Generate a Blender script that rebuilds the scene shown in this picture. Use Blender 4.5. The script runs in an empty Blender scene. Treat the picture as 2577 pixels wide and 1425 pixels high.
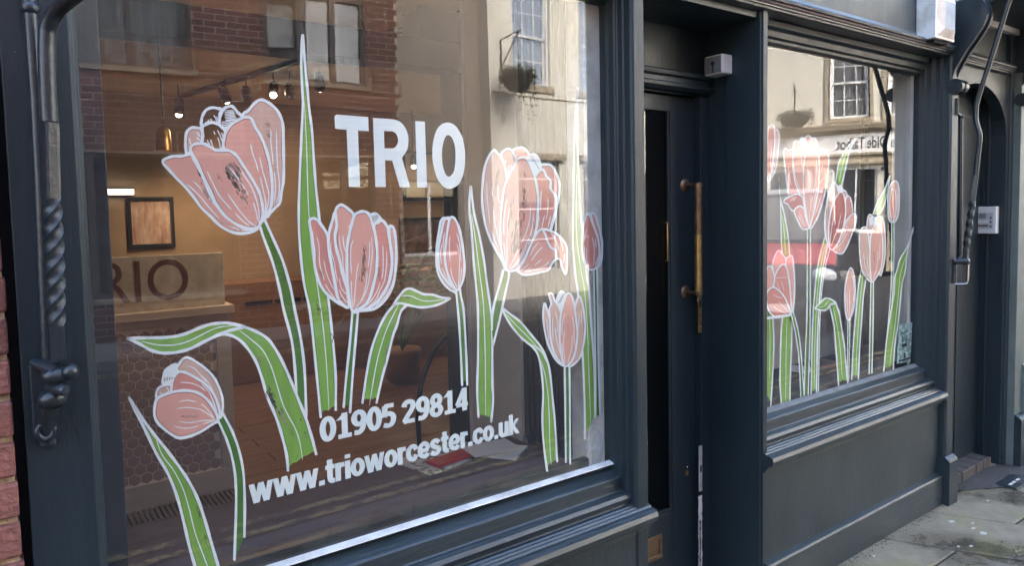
import bpy, bmesh, math, random
from mathutils import Vector, Matrix
from mathutils.geometry import tessellate_polygon
R = math.radians
scene = bpy.context.scene
col = scene.collection
random.seed(7)

# ------------------------------------------------------------------ camera
IW, IH = 2577.0, 1425.0
FPX, PPY, YAW, PITCH, ROLL = 1777.185, 644.51, 0.629686, 0.062613, -0.020920
CAM = Vector((0.0, -1.85, 1.68))
_f = Vector((math.sin(YAW)*math.cos(PITCH), math.cos(YAW)*math.cos(PITCH), -math.sin(PITCH)))
_r0 = Vector((math.cos(YAW), -math.sin(YAW), 0)); _u0 = _r0.cross(_f)
_r = math.cos(ROLL)*_r0 + math.sin(ROLL)*_u0
_u = -math.sin(ROLL)*_r0 + math.cos(ROLL)*_u0
cam_data = bpy.data.cameras.new('camera')
cam = bpy.data.objects.new('camera', cam_data); col.objects.link(cam)
cam.matrix_world = Matrix(((_r.x, _u.x, -_f.x, CAM.x), (_r.y, _u.y, -_f.y, CAM.y), (_r.z, _u.z, -_f.z, CAM.z), (0, 0, 0, 1)))
cam_data.sensor_fit = 'HORIZONTAL'; cam_data.sensor_width = 36.0
cam_data.lens = FPX/IW*36.0
cam_data.shift_y = (PPY - IH/2)/IW
cam_data.clip_start = 0.05; cam_data.clip_end = 500
scene.camera = cam

# ------------------------------------------------------------------ world, sun, exposure
SUN_EL, SUN_AZ = 37.0, -10.0          # the sun stands high behind the shop, thin cloud in front of it
world = bpy.data.worlds.new('World'); scene.world = world; world.use_nodes = True
wn = world.node_tree
sky = wn.nodes.new('ShaderNodeTexSky'); sky.sky_type = 'NISHITA'; sky.sun_disc = False
sky.sun_elevation = R(SUN_EL); sky.sun_rotation = R(SUN_AZ); sky.air_density = 1.0; sky.dust_density = 3.0; sky.ozone_density = 1.5
bg = wn.nodes['Background']; bg.inputs['Strength'].default_value = 0.15
wn.links.new(sky.outputs[0], bg.inputs['Color'])
sun_d = bpy.data.lights.new('sun', 'SUN'); sun_d.energy = 1.5; sun_d.angle = R(20); sun_d.color = (1.0, 0.99, 0.975)
sun = bpy.data.objects.new('sun', sun_d); col.objects.link(sun)
_sd = Vector((math.sin(R(SUN_AZ))*math.cos(R(SUN_EL)), math.cos(R(SUN_AZ))*math.cos(R(SUN_EL)), math.sin(R(SUN_EL))))
sun.rotation_euler = _sd.to_track_quat('Z', 'Y').to_euler()
scene.view_settings.view_transform = 'Standard'; scene.view_settings.look = 'None'
scene.view_settings.exposure = 3.55; scene.view_settings.gamma = 1.0
scene.cycles.use_denoising = True
scene.cycles.max_bounces = 6; scene.cycles.diffuse_bounces = 3; scene.cycles.glossy_bounces = 4; scene.cycles.transparent_max_bounces = 16; scene.cycles.adaptive_threshold = 0.03
scene.cycles.sample_clamp_indirect = 6.0; scene.cycles.caustics_reflective = False; scene.cycles.caustics_refractive = False

# ------------------------------------------------------------------ helpers
def at(x, y, Y=None, Z=None, X=None):
    v = (x-IW/2)*_r - (y-PPY)*_u + FPX*_f
    if Y is not None: t = (Y-CAM.y)/v.y
    elif Z is not None: t = (Z-CAM.z)/v.z
    else: t = (X-CAM.x)/v.x
    return CAM + t*v

class MB:
    """collects geometry, links it as one mesh object"""
    def __init__(s): s.v = []; s.f = []; s.m = []; s.smooth = []
    def add(s, verts, faces, mi=0, sm=False):
        o = len(s.v); s.v += [tuple(p) for p in verts]
        for f in faces: s.f.append(tuple(i+o for i in f)); s.m.append(mi); s.smooth.append(sm)
        return s
    def box(s, x0, x1, y0, y1, z0, z1, mi=0):
        v = [(x, y, z) for z in (z0, z1) for y in (y0, y1) for x in (x0, x1)]
        return s.add(v, [(0,2,3,1),(4,5,7,6),(0,1,5,4),(2,6,7,3),(0,4,6,2),(1,3,7,5)], mi)
    def profile_x(s, prof, x0, x1, mi=0, sm=False):      # prof: closed list of (y,z), extruded along x
        n = len(prof)
        v = [(x0, y, z) for y, z in prof] + [(x1, y, z) for y, z in prof]
        f = [(i, (i+1) % n, n+(i+1) % n, n+i) for i in range(n)]
        s.add(v, f, mi, sm)
        for base, rev in ((0, False), (n, True)):
            tri = tessellate_polygon([[Vector((0, y, z)) for y, z in prof]])
            s.add(v[base:base+n], [tuple(reversed(t)) if rev else tuple(t) for t in tri], mi)
        return s
    def profile_z(s, prof, z0, z1, mi=0):                # prof: closed list of (x,y), extruded along z
        n = len(prof)
        v = [(x, y, z0) for x, y in prof] + [(x, y, z1) for x, y in prof]
        f = [(i, (i+1) % n, n+(i+1) % n, n+i) for i in range(n)]
        s.add(v, f, mi)
        for base in (0, n):
            tri = tessellate_polygon([[Vector((x, y, 0)) for x, y in prof]])
            s.add(v[base:base+n], [tuple(t) for t in tri], mi)
        return s
    def tube(s, pts, rad, seg=12, mi=0, twist=None, square=None, cap=True, aspect=1.0, flat=False):
        pts = [Vector(p) for p in pts]; n = len(pts)
        rads = rad if isinstance(rad, (list, tuple)) else [rad]*n
        up = Vector((1, 0, 0)); rings = []
        for i, p in enumerate(pts):
            d = (pts[min(i+1, n-1)] - pts[max(i-1, 0)]).normalized()
            a = up - d*up.dot(d)
            if a.length < 1e-4: a = Vector((0, 1, 0)) - d*d.y
            a.normalize(); b = d.cross(a); up = a
            tw = twist[i] if twist else 0.0; sq = square[i] if square else 0.0
            ring = []
            for k in range(seg):
                t = 2*math.pi*k/seg
                c, q = math.cos(t), math.sin(t)
                e = max(abs(c), abs(q)); rr = rads[i]*((1-sq) + sq*min(1.0/e, 1.34)*0.90)
                cc, qq = c*rr*aspect, q*rr
                c2, q2 = cc*math.cos(tw)-qq*math.sin(tw), cc*math.sin(tw)+qq*math.cos(tw)
                ring.append(p + a*c2 + b*q2)
            rings.append(ring)
        v = [q for r_ in rings for q in r_]
        f = [(i*seg+k, i*seg+(k+1) % seg, (i+1)*seg+(k+1) % seg, (i+1)*seg+k) for i in range(n-1) for k in range(seg)]
        s.add(v, f, mi, not flat)
        if cap:
            s.add(rings[0], [tuple(reversed(range(seg)))], mi); s.add(rings[-1], [tuple(range(seg))], mi)
        return s
    def ball(s, c, rx, ry=None, rz=None, nu=14, nv=9, mi=0):
        ry = ry or rx; rz = rz or rx; c = Vector(c); v = []; f = []
        for j in range(nv+1):
            ph = math.pi*j/nv
            for i in range(nu):
                th = 2*math.pi*i/nu
                v.append(c + Vector((rx*math.sin(ph)*math.cos(th), ry*math.sin(ph)*math.sin(th), rz*math.cos(ph))))
        for j in range(nv):
            for i in range(nu):
                f.append((j*nu+i, (j+1)*nu+i, (j+1)*nu+(i+1) % nu, j*nu+(i+1) % nu))
        return s.add(v, f, mi, True)
    def poly(s, loops, P, mi=0):                          # loops of 2-D points with holes; P maps a 2-D point into space
        vv = [Vector((x, y, 0)) for l in loops for x, y in l]
        tri = tessellate_polygon([[Vector((x, y, 0)) for x, y in l] for l in loops])
        return s.add([P(q.x, q.y) for q in vv], [tuple(t) for t in tri], mi)
    def build(s, name, mats, parent=None, bevel=0.0, kind=None):
        me = bpy.data.meshes.new(name); me.from_pydata(s.v, [], s.f)
        for m in (mats if isinstance(mats, (list, tuple)) else [mats]): me.materials.append(m)
        me.polygons.foreach_set('material_index', s.m); me.polygons.foreach_set('use_smooth', s.smooth)
        me.validate(clean_customdata=False); me.update()
        bm = bmesh.new(); bm.from_mesh(me); bmesh.ops.recalc_face_normals(bm, faces=bm.faces); bm.to_mesh(me); bm.free()
        o = bpy.data.objects.new(name, me); col.objects.link(o)
        if parent: o.parent = parent
        if bevel > 0:
            b = o.modifiers.new('bevel', 'BEVEL'); b.width = bevel; b.segments = 2; b.limit_method = 'ANGLE'; b.angle_limit = R(40)
        if kind: o['kind'] = kind
        return o

def tag(o, label, cat, group=None):
    o['label'] = label; o['category'] = cat
    if group: o['group'] = group
    return o
def thing(name, label, cat, loc=(0, 0, 0), group=None, rz=0.0):
    o = bpy.data.objects.new(name, None); col.objects.link(o); o.location = loc; o.rotation_euler = (0, 0, rz)
    o.empty_display_size = 0.1
    return tag(o, label, cat, group)
def obj_copy(o, parent, loc=None, name=None):
    c = o.copy(); col.objects.link(c)
    if parent: c.parent = parent
    if loc is not None: c.location = loc
    return c

# ------------------------------------------------------------------ materials
def mat(name, base, rough=0.5, metal=0.0, spec=0.5, noise=None, bump=0.0, bscale=40.0, coat=0.0, scale3=(1, 1, 1), rvar=0.0, spots=None, emit=None, estr=0.0, vary=0.0):
    m = bpy.data.materials.new(name); m.use_nodes = True; nt = m.node_tree; b = nt.nodes['Principled BSDF']
    b.inputs['Base Color'].default_value = (*base, 1); b.inputs['Roughness'].default_value = rough
    b.inputs['Metallic'].default_value = metal; b.inputs['Specular IOR Level'].default_value = spec
    b.inputs['Coat Weight'].default_value = coat; b.inputs['Coat Roughness'].default_value = 0.22
    if emit: b.inputs['Emission Color'].default_value = (*emit, 1); b.inputs['Emission Strength'].default_value = estr
    tc = nt.nodes.new('ShaderNodeTexCoord'); mp = nt.nodes.new('ShaderNodeMapping'); mp.inputs['Scale'].default_value = scale3
    nt.links.new(tc.outputs['Object'], mp.inputs[0])
    last = None
    if noise:                                             # (second colour, scale, low, high)
        c2, sc, lo, hi = noise
        n = nt.nodes.new('ShaderNodeTexNoise'); n.inputs['Scale'].default_value = sc; n.inputs['Detail'].default_value = 5; n.inputs['Roughness'].default_value = 0.65
        nt.links.new(mp.outputs[0], n.inputs['Vector'])
        rp = nt.nodes.new('ShaderNodeValToRGB'); rp.color_ramp.elements[0].position = lo; rp.color_ramp.elements[1].position = hi
        rp.color_ramp.elements[0].color = (*base, 1); rp.color_ramp.elements[1].color = (*c2, 1)
        nt.links.new(n.outputs['Fac'], rp.inputs[0]); last = rp.outputs[0]
    if spots:                                             # (colour, scale, threshold): small scattered marks
        c3, sc, th = spots
        n = nt.nodes.new('ShaderNodeTexNoise'); n.inputs['Scale'].default_value = sc; n.inputs['Detail'].default_value = 3
        nt.links.new(tc.outputs['Object'], n.inputs['Vector'])
        rp = nt.nodes.new('ShaderNodeValToRGB'); rp.color_ramp.elements[0].position = th; rp.color_ramp.elements[1].position = th+0.03
        nt.links.new(n.outputs['Fac'], rp.inputs[0])
        mx = nt.nodes.new('ShaderNodeMixRGB'); mx.inputs[2].default_value = (*c3, 1)
        if last: nt.links.new(last, mx.inputs[1])
        else: mx.inputs[1].default_value = (*base, 1)
        nt.links.new(rp.outputs[0], mx.inputs[0]); last = mx.outputs[0]
    if vary:
        oi = nt.nodes.new('ShaderNodeObjectInfo'); mr = nt.nodes.new('ShaderNodeMapRange'); mr.inputs['To Min'].default_value = 1-vary; mr.inputs['To Max'].default_value = 1+vary
        nt.links.new(oi.outputs['Random'], mr.inputs[0]); hs = nt.nodes.new('ShaderNodeHueSaturation'); nt.links.new(mr.outputs[0], hs.inputs['Value'])
        if last: nt.links.new(last, hs.inputs['Color'])
        else: hs.inputs['Color'].default_value = (*base, 1)
        last = hs.outputs[0]
    if last: nt.links.new(last, b.inputs['Base Color'])
    if rvar:
        n = nt.nodes.new('ShaderNodeTexNoise'); n.inputs['Scale'].default_value = 9; n.inputs['Detail'].default_value = 3
        nt.links.new(mp.outputs[0], n.inputs['Vector'])
        mr = nt.nodes.new('ShaderNodeMapRange'); mr.inputs['To Min'].default_value = rough-rvar; mr.inputs['To Max'].default_value = rough+rvar
        nt.links.new(n.outputs['Fac'], mr.inputs[0]); nt.links.new(mr.outputs[0], b.inputs['Roughness'])
    if bump:
        n = nt.nodes.new('ShaderNodeTexNoise'); n.inputs['Scale'].default_value = bscale; n.inputs['Detail'].default_value = 3
        nt.links.new(mp.outputs[0], n.inputs['Vector'])
        bp = nt.nodes.new('ShaderNodeBump'); bp.inputs['Strength'].default_value = bump; bp.inputs['Distance'].default_value = 0.01
        nt.links.new(n.outputs['Fac'], bp.inputs['Height']); nt.links.new(bp.outputs[0], b.inputs['Normal'])
    return m

def glass_mat(name, r0=0.10, tint=(0.96, 0.97, 0.96), dirt=0.02, power=5.0):
    """window glass: lets light straight through and mirrors by a Fresnel curve; a little dust scatters"""
    m = bpy.data.materials.new(name); m.use_nodes = True; nt = m.node_tree; nt.nodes.clear()
    out = nt.nodes.new('ShaderNodeOutputMaterial')
    tr = nt.nodes.new('ShaderNodeBsdfTransparent'); tr.inputs[0].default_value = (*tint, 1)
    gl = nt.nodes.new('ShaderNodeBsdfGlossy'); gl.inputs['Roughness'].default_value = 0.0
    lw = nt.nodes.new('ShaderNodeLayerWeight'); lw.inputs[0].default_value = 0.5
    p = nt.nodes.new('ShaderNodeMath'); p.operation = 'POWER'; p.inputs[1].default_value = power
    nt.links.new(lw.outputs['Facing'], p.inputs[0])
    ma = nt.nodes.new('ShaderNodeMath'); ma.operation = 'MULTIPLY_ADD'; ma.inputs[1].default_value = 1-r0; ma.inputs[2].default_value = r0
    nt.links.new(p.outputs[0], ma.inputs[0])
    ge = nt.nodes.new('ShaderNodeNewGeometry')
    inv = nt.nodes.new('ShaderNodeMath'); inv.operation = 'SUBTRACT'; inv.inputs[0].default_value = 1.0
    nt.links.new(ge.outputs['Backfacing'], inv.inputs[1])
    mu = nt.nodes.new('ShaderNodeMath'); mu.operation = 'MULTIPLY'
    nt.links.new(ma.outputs[0], mu.inputs[0]); nt.links.new(inv.outputs[0], mu.inputs[1])
    mx = nt.nodes.new('ShaderNodeMixShader'); nt.links.new(mu.outputs[0], mx.inputs[0])
    nt.links.new(tr.outputs[0], mx.inputs[1]); nt.links.new(gl.outputs[0], mx.inputs[2])
    # old glass is not quite flat
    tc = nt.nodes.new('ShaderNodeTexCoord'); n = nt.nodes.new('ShaderNodeTexNoise'); n.inputs['Scale'].default_value = 1.6; n.inputs['Detail'].default_value = 1
    nt.links.new(tc.outputs['Object'], n.inputs['Vector'])
    bp = nt.nodes.new('ShaderNodeBump'); bp.inputs['Strength'].default_value = 0.05; bp.inputs['Distance'].default_value = 0.02
    nt.links.new(n.outputs['Fac'], bp.inputs['Height']); nt.links.new(bp.outputs[0], gl.inputs['Normal'])
    df = nt.nodes.new('ShaderNodeBsdfDiffuse'); df.inputs[0].default_value = (0.6, 0.6, 0.58, 1)
    n2 = nt.nodes.new('ShaderNodeTexNoise'); n2.inputs['Scale'].default_value = 6; n2.inputs['Detail'].default_value = 4
    nt.links.new(tc.outputs['Object'], n2.inputs['Vector'])
    mm = nt.nodes.new('ShaderNodeMath'); mm.operation = 'MULTIPLY'; mm.inputs[1].default_value = dirt
    nt.links.new(n2.outputs['Fac'], mm.inputs[0])
    mx2 = nt.nodes.new('ShaderNodeMixShader'); nt.links.new(mm.outputs[0], mx2.inputs[0])
    nt.links.new(mx.outputs[0], mx2.inputs[1]); nt.links.new(df.outputs[0], mx2.inputs[2])
    nt.links.new(mx2.outputs[0], out.inputs['Surface'])
    return m

M = {}
M['slate'] = mat('slate_blue_gloss_paint', (0.0120, 0.0215, 0.0275), 0.44, noise=((0.020, 0.032, 0.038), 5, 0.35, 0.75), bump=0.16, bscale=70, scale3=(1, 1, 0.22), rvar=0.10, spots=((0.10, 0.105, 0.105), 90, 0.745), coat=0.12, spec=0.35)
M['slate_rough'] = mat('slate_blue_weathered_paint', (0.015, 0.025, 0.030), 0.50, noise=((0.033, 0.046, 0.051), 4, 0.36, 0.70), bump=0.2, bscale=45, scale3=(1, 1, 0.35), rvar=0.12, spots=((0.11, 0.115, 0.115), 70, 0.74), coat=0.12, spec=0.4)
M['slate_h'] = mat('slate_blue_brushed_paint', (0.017, 0.027, 0.032), 0.38, noise=((0.033, 0.046, 0.051), 7, 0.35, 0.72), bump=0.25, bscale=70, scale3=(0.16, 1, 1), rvar=0.12, spots=((0.12, 0.125, 0.125), 70, 0.735), coat=0.25)
M['iron'] = mat('painted_cast_iron', (0.014, 0.022, 0.027), 0.36, noise=((0.010, 0.016, 0.020), 25, 0.4, 0.7), bump=0.14, bscale=70, rvar=0.1, coat=0.2)
M['navy'] = mat('dark_navy_paint', (0.010, 0.015, 0.024), 0.45, noise=((0.016, 0.022, 0.032), 8, 0.35, 0.7), bump=0.1)
M['black'] = mat('black_shadow_gap', (0.004, 0.004, 0.005), 0.8)
M['glass'] = glass_mat('shop_window_glass', 0.115)
M['glass_far'] = glass_mat('far_window_glass', 0.34, tint=(0.86, 0.87, 0.88), dirt=0.04)
M['glass_dim'] = glass_mat('dim_far_window_glass', 0.12, tint=(0.85, 0.86, 0.87), dirt=0.04)
M['glass_dark'] = glass_mat('door_glass', 0.10, tint=(0.7, 0.73, 0.75), dirt=0.0)
M['white_paint'] = mat('white_gloss_paint', (0.72, 0.72, 0.69), 0.4, noise=((0.42, 0.41, 0.38), 11, 0.42, 0.75), bump=0.15, rvar=0.1, spots=((0.22, 0.21, 0.19), 45, 0.76))
M['jamb_grey'] = mat('pale_grey_paint', (0.66, 0.65, 0.62), 0.5, noise=((0.55, 0.54, 0.51), 6, 0.4, 0.75), bump=0.12, spots=((0.25, 0.23, 0.2), 60, 0.78))
M['brass'] = mat('aged_brass', (0.52, 0.35, 0.14), 0.36, metal=0.85, noise=((0.26, 0.17, 0.08), 18, 0.45, 0.7), bump=0.12, rvar=0.12)
M['bronze'] = mat('brown_bronze', (0.24, 0.155, 0.09), 0.42, metal=0.75, noise=((0.15, 0.10, 0.065), 18, 0.4, 0.7), rvar=0.1)
M['steel'] = mat('stained_stainless_steel', (0.80, 0.79, 0.76), 0.38, metal=0.45, noise=((0.54, 0.51, 0.45), 8, 0.42, 0.68), rvar=0.14, bump=0.1, bscale=12)
M['chrome'] = mat('dull_chrome', (0.55, 0.55, 0.54), 0.22, metal=1.0, rvar=0.08)
M['bare_wood'] = mat('bare_weathered_wood', (0.24, 0.13, 0.075), 0.8, noise=((0.16, 0.085, 0.05), 22, 0.35, 0.7), bump=0.5, scale3=(1, 1, 0.2))
M['flaking'] = mat('flaking_white_paint', (0.70, 0.69, 0.66), 0.6, noise=((0.20, 0.12, 0.08), 30, 0.60, 0.66), bump=0.5)
M['brick_red'] = mat('red_brick', (0.29, 0.115, 0.085), 0.9, noise=((0.155, 0.06, 0.05), 24, 0.3, 0.75), bump=0.9, bscale=60, spots=((0.5, 0.44, 0.36), 35, 0.70), vary=0.35)
M['mortar'] = mat('pale_lime_mortar', (0.46, 0.37, 0.26), 0.95, noise=((0.30, 0.22, 0.15), 40, 0.35, 0.7), bump=0.9, bscale=80)
M['pav'] = None
# ------------------------------------------------------------------ ground: pavement, kerbs, road
def ground_mat(name, c1, c2, c3, sc, rough, rlo, bump=0.5, bscale=60, moss=None):
    m = mat(name, c1, rough, noise=(c2, sc, 0.35, 0.7), bump=bump, bscale=bscale)
    nt = m.node_tree; b = nt.nodes['Principled BSDF']
    tc = nt.nodes.new('ShaderNodeTexCoord')
    n = nt.nodes.new('ShaderNodeTexNoise'); n.inputs['Scale'].default_value = 2.3; n.inputs['Detail'].default_value = 7; n.inputs['Roughness'].default_value = 0.6
    nt.links.new(tc.outputs['Object'], n.inputs['Vector'])
    rp = nt.nodes.new('ShaderNodeValToRGB'); rp.color_ramp.elements[0].position = 0.47; rp.color_ramp.elements[1].position = 0.62
    nt.links.new(n.outputs['Fac'], rp.inputs[0])
    mx = nt.nodes.new('ShaderNodeMixRGB'); mx.inputs[2].default_value = (*c3, 1)
    src = b.inputs['Base Color'].links[0].from_socket
    nt.links.new(src, mx.inputs[1]); nt.links.new(rp.outputs[0], mx.inputs[0]); last = mx.outputs[0]
    mr = nt.nodes.new('ShaderNodeMapRange'); mr.inputs['To Min'].default_value = rough; mr.inputs['To Max'].default_value = rlo   # damp patches are darker and glossier
    nt.links.new(rp.outputs[0], mr.inputs[0]); nt.links.new(mr.outputs[0], b.inputs['Roughness'])
    if moss:
        n = nt.nodes.new('ShaderNodeTexNoise'); n.inputs['Scale'].default_value = 3.1; n.inputs['Detail'].default_value = 6
        mp = nt.nodes.new('ShaderNodeMapping'); mp.inputs['Location'].default_value = (3.3, 1.7, 0)
        nt.links.new(tc.outputs['Object'], mp.inputs[0]); nt.links.new(mp.outputs[0], n.inputs['Vector'])
        rp = nt.nodes.new('ShaderNodeValToRGB'); rp.color_ramp.elements[0].position = 0.52; rp.color_ramp.elements[1].position = 0.68
        rp.color_ramp.elements[1].color = (0.6, 0.6, 0.6, 1)
        nt.links.new(n.outputs['Fac'], rp.inputs[0])
        mx = nt.nodes.new('ShaderNodeMixRGB'); mx.inputs[2].default_value = (*moss, 1)
        nt.links.new(last, mx.inputs[1]); nt.links.new(rp.outputs[0], mx.inputs[0]); last = mx.outputs[0]
    nt.links.new(last, b.inputs['Base Color'])
    return m
M['slab'] = ground_mat('damp_york_stone', (0.28, 0.235, 0.16), (0.19, 0.158, 0.105), (0.075, 0.062, 0.042), 11, 0.6, 0.14, moss=(0.24, 0.235, 0.075))
M['joint'] = mat('dark_joint_sand', (0.05, 0.045, 0.038), 0.95, bump=0.5)
M['asphalt'] = mat('asphalt', (0.045, 0.043, 0.042), 0.8, noise=((0.065, 0.062, 0.06), 30, 0.35, 0.7), bump=0.9, bscale=160)
M['yellow_line'] = mat('worn_yellow_road_paint', (0.62, 0.48, 0.20), 0.7, noise=((0.07, 0.065, 0.055), 9, 0.49, 0.55), bump=0.3)
M['kerb'] = mat('granite_kerb', (0.22, 0.21, 0.20), 0.8, noise=((0.14, 0.135, 0.13), 40, 0.35, 0.7), bump=0.4)

road = MB().box(-60, 80, -7.7, -1.90, -0.40, -0.12).build('road', M['asphalt'], kind='structure')
for y0, y1 in ((-2.25, -2.19), (-2.40, -2.34), (-7.38, -7.32), (-7.53, -7.47)):
    MB().box(-20, 30, y0, y1, -0.1195, -0.1155).build('painted_line', M['yellow_line'], road)
pavement = MB().box(-40, 40, -1.78, 0.9, -0.30, -0.014).build('pavement', M['joint'], kind='structure')
kerb = MB()
for k in range(-14, 18):
    kerb.box(k*0.9, k*0.9+0.892, -1.90, -1.78, -0.30, 0.0)
kerb.build('kerb', M['kerb'], pavement, bevel=0.012)
far_pav = MB().box(-60, 60, -30, -7.82, -0.30, 0.0).build('far_pavement', mat('far_paving', (0.26, 0.24, 0.21), 0.85, noise=((0.19, 0.175, 0.15), 6, 0.35, 0.7)), kind='structure')
MB().box(-60, 60, -7.82, -7.7, -0.30, 0.004).build('far_kerb', M['kerb'], far_pav)
ground = MB().box(-250, 250, -250, 250, -0.7, -0.41).build('ground', M['asphalt'], kind='structure')

SK = 0.53
def slab_cell(xa, xb, ya, yb, z):
    g = 0.006; h = 0.012 if True else 0
    q = [(xa+SK*(-ya-0.12)+g, ya-g), (xb+SK*(-ya-0.12)-g, ya-g), (xb+SK*(-yb-0.12)-g, yb+g), (xa+SK*(-yb-0.12)+g, yb+g)]
    v = [(x, y, -0.0142) for x, y in q] + [(x, y, z) for x, y in q]
    return MB().add(v, [(3,2,1,0),(4,5,6,7),(0,1,5,4),(1,2,6,5),(2,3,7,6),(3,0,4,7)])
rs = random.Random(3)
for n in range(-9, 5):
    xa, xb = 4.01+0.5*n, 4.51+0.5*n
    if n == -1: ys = [0.3, -0.98, -1.78]
    elif n == 0: ys = [0.3, -0.482, -1.12, -1.78]
    elif n == 1: ys = [0.3, -0.482, -1.0, -1.78]
    else: ys = [0.3] + [(-0.55+rs.uniform(-.15, .15)), -1.15+rs.uniform(-.12, .12), -1.78]
    for a, b in zip(ys, ys[1:]):
        slab_cell(xa, xb, a, b, rs.uniform(-0.002, 0.001)).build('paving_slab', M['slab'], pavement, bevel=0.004)
# asphalt patch in front of the passage door and a small iron cover set in it
patch = [(4.37, -0.06), (4.46, -0.135), (4.60, -0.21), (4.72, -0.27), (4.86, -0.37), (5.0, -0.45), (5.5, -0.5), (5.6, -0.2), (5.2, -0.10), (5.09, -0.10), (4.9, -0.06)]
MB().poly([patch], lambda x, y: (x, y, 0.005)).build('asphalt_patch', M['asphalt'], pavement)
cov = at(2548, 1214, Z=0.005)
c = MB().box(cov.x-0.11, cov.x+0.13, cov.y-0.06, cov.y+0.05, 0.0052, 0.010).build('inspection_cover', M['iron'], pavement, bevel=0.002)
for i, dx in enumerate((-0.06, -0.01, 0.05)):
    MB().box(cov.x+dx-0.018, cov.x+dx+0.018, cov.y-0.018, cov.y-0.004, 0.0102, 0.012).build('chalk_mark', M['white_paint'], c)
M['gum'] = mat('trodden_gum', (0.52, 0.50, 0.45), 0.8)
for i, (px, py, rr) in enumerate(((2395, 1314, .020), (2450, 1331, .016), (2474, 1343, .026), (2444, 1376, .014), (2485, 1262, .013), (2448, 1318, .012), (2412, 1377, .012), (2199, 1401, .012), (2372, 1269, .016), (2412, 1225, .018), (2452, 1204, .012))):
    p = at(px, py, Z=0.002); m = MB(); ring = []
    for k in range(12):
        a = 2*math.pi*k/12; r_ = rr*rs.uniform(.7, 1.15); ring.append((p.x+r_*1.0*math.cos(a), p.y+r_*0.6*math.sin(a), 0.0032))
    m.add([(p.x, p.y, 0.0045)]+ring, [(0, 1+k, 1+(k+1) % 12) for k in range(12)], 0, True).build('gum_spot', M['gum'], pavement)

grit = MB(); gq = random.Random(11)
for i in range(420):
    x_ = gq.uniform(2.5, 5.05); y_ = -0.150-abs(gq.gauss(0, .018)) if x_ < 4.27 else -0.085-abs(gq.gauss(0, .03)); s_ = gq.uniform(.0012, .0048); a_ = gq.uniform(0, 3.1)
    dx_, dy_ = s_*math.cos(a_), s_*math.sin(a_)
    grit.add([(x_-dx_, y_-dy_, .0015), (x_+dy_, y_-dx_, .0015), (x_+dx_, y_+dy_, .0015), (x_-dy_, y_+dx_, .0015), (x_, y_, .0015+s_*.9)], [(0, 1, 4), (1, 2, 4), (2, 3, 4), (3, 0, 4)])
grit = grit.build('grit', mat('pavement_grit', (0.10, 0.085, 0.065), .95, noise=((.22, .20, .16), 60, .5, .6)), pavement, kind='stuff')
# ------------------------------------------------------------------ the shopfront
shop = thing('shopfront', 'dark slate painted timber shopfront with two display windows and recessed door', 'shopfront')
S_ = M['slate']
def part(name, m, material=S_, bevel=0.0025, parent=shop): return m.build(name, material, parent, bevel)

SILL = [(0.03, .775), (-.006, .775), (-.050, .757), (-.056, .752), (-.057, .706), (-.062, .702), (-.074, .704), (-.088, .699), (-.096, .688), (-.092, .672), (-.084, .664), (-.088, .660),
        (-.100, .661), (-.106, .655), (-.112, .657), (-.118, .650), (-.124, .652), (-.130, .645), (-.142, .645), (-.158, .638), (-.165, .624), (-.162, .610), (-.150, .600), (-.138, .598), (-.138, .590), (-.133, .587),
        (-.130, .580), (-.124, .577), (-.124, .570), (-.115, .567), (-.115, .556), (0.03, .556)]
def sill(x0, x1, dz=0.0, name='window_sill'):
    return part(name, MB().profile_x([(y, z+dz) for y, z in SILL], x0, x1), M['slate_h'], 0.0012)
sill(0.10, 1.852, -0.038)
sill(2.545, 4.176, -0.004)
WZ1, WZ0 = at(1250, 1246, Y=-.004).z, at(1250, 1262, Y=-.026).z
# white glazing bead along the foot of the large pane
part('glazing_bead', MB().profile_x([(-.002, WZ1), (-.024, WZ1-.006), (-.026, WZ0), (-.002, WZ0)], 0.167, 1.768), M['white_paint'], 0.001)
part('glazing_bead', MB().profile_x([(-.002, .782), (-.022, .768), (-.022, .76), (-.002, .76)], 2.60, 4.132), mat('greyed_bead_paint', (0.16, 0.17, 0.175), .5, noise=((.09, .10, .105), 12, .4, .7)), 0.001)
# stall risers, plinths
for x0, x1 in ((0.10, 1.80), (2.567, 4.180)):
    part('riser_panel', MB().box(x0, x1, -0.113, 0.02, 0.12, 0.56), M['slate_rough'], 0.002)
    part('plinth', MB().profile_x([(0.0, -0.01), (-.143, -0.01), (-.145, .160), (-.140, .168), (-.116, .174), (0.0, .174)], x0-0.02 if x0 > 1 else x0, x1-0.008), M['slate_h'], 0.003)
# posts, with their stepped mouldings
part('side_post', MB().profile_z([(.025, -.12), (.143, -.12), (.146, -.116), (.147, -.09), (.152, -.088), (.153, -.052), (.159, -.048), (.161, -.012), (.167, -.008), (.167, .05), (.025, .05)], 0.0, 2.47))
part('door_post', MB().profile_z([(1.768, .05), (1.768, -.008), (1.772, -.020), (1.772, -.043), (1.777, -.047), (1.777, -.053), (1.780, -.056), (1.780, -.078), (1.785, -.082), (1.786, -.108), (1.790, -.117), (1.795, -.12), (1.842, -.12), (1.846, -.116), (1.846, .05)], 0.0, 2.47), bevel=0.0012)
part('door_post', MB().profile_z([(2.524, .05), (2.524, -.112), (2.528, -.116), (2.531, -.108), (2.534, -.108), (2.536, -.12), (2.564, -.12), (2.567, -.116), (2.567, -.075), (2.575, -.07), (2.58, -.04), (2.592, -.036), (2.60, -.006), (2.60, .05)], 0.0, 2.47), bevel=0.0012)
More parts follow.
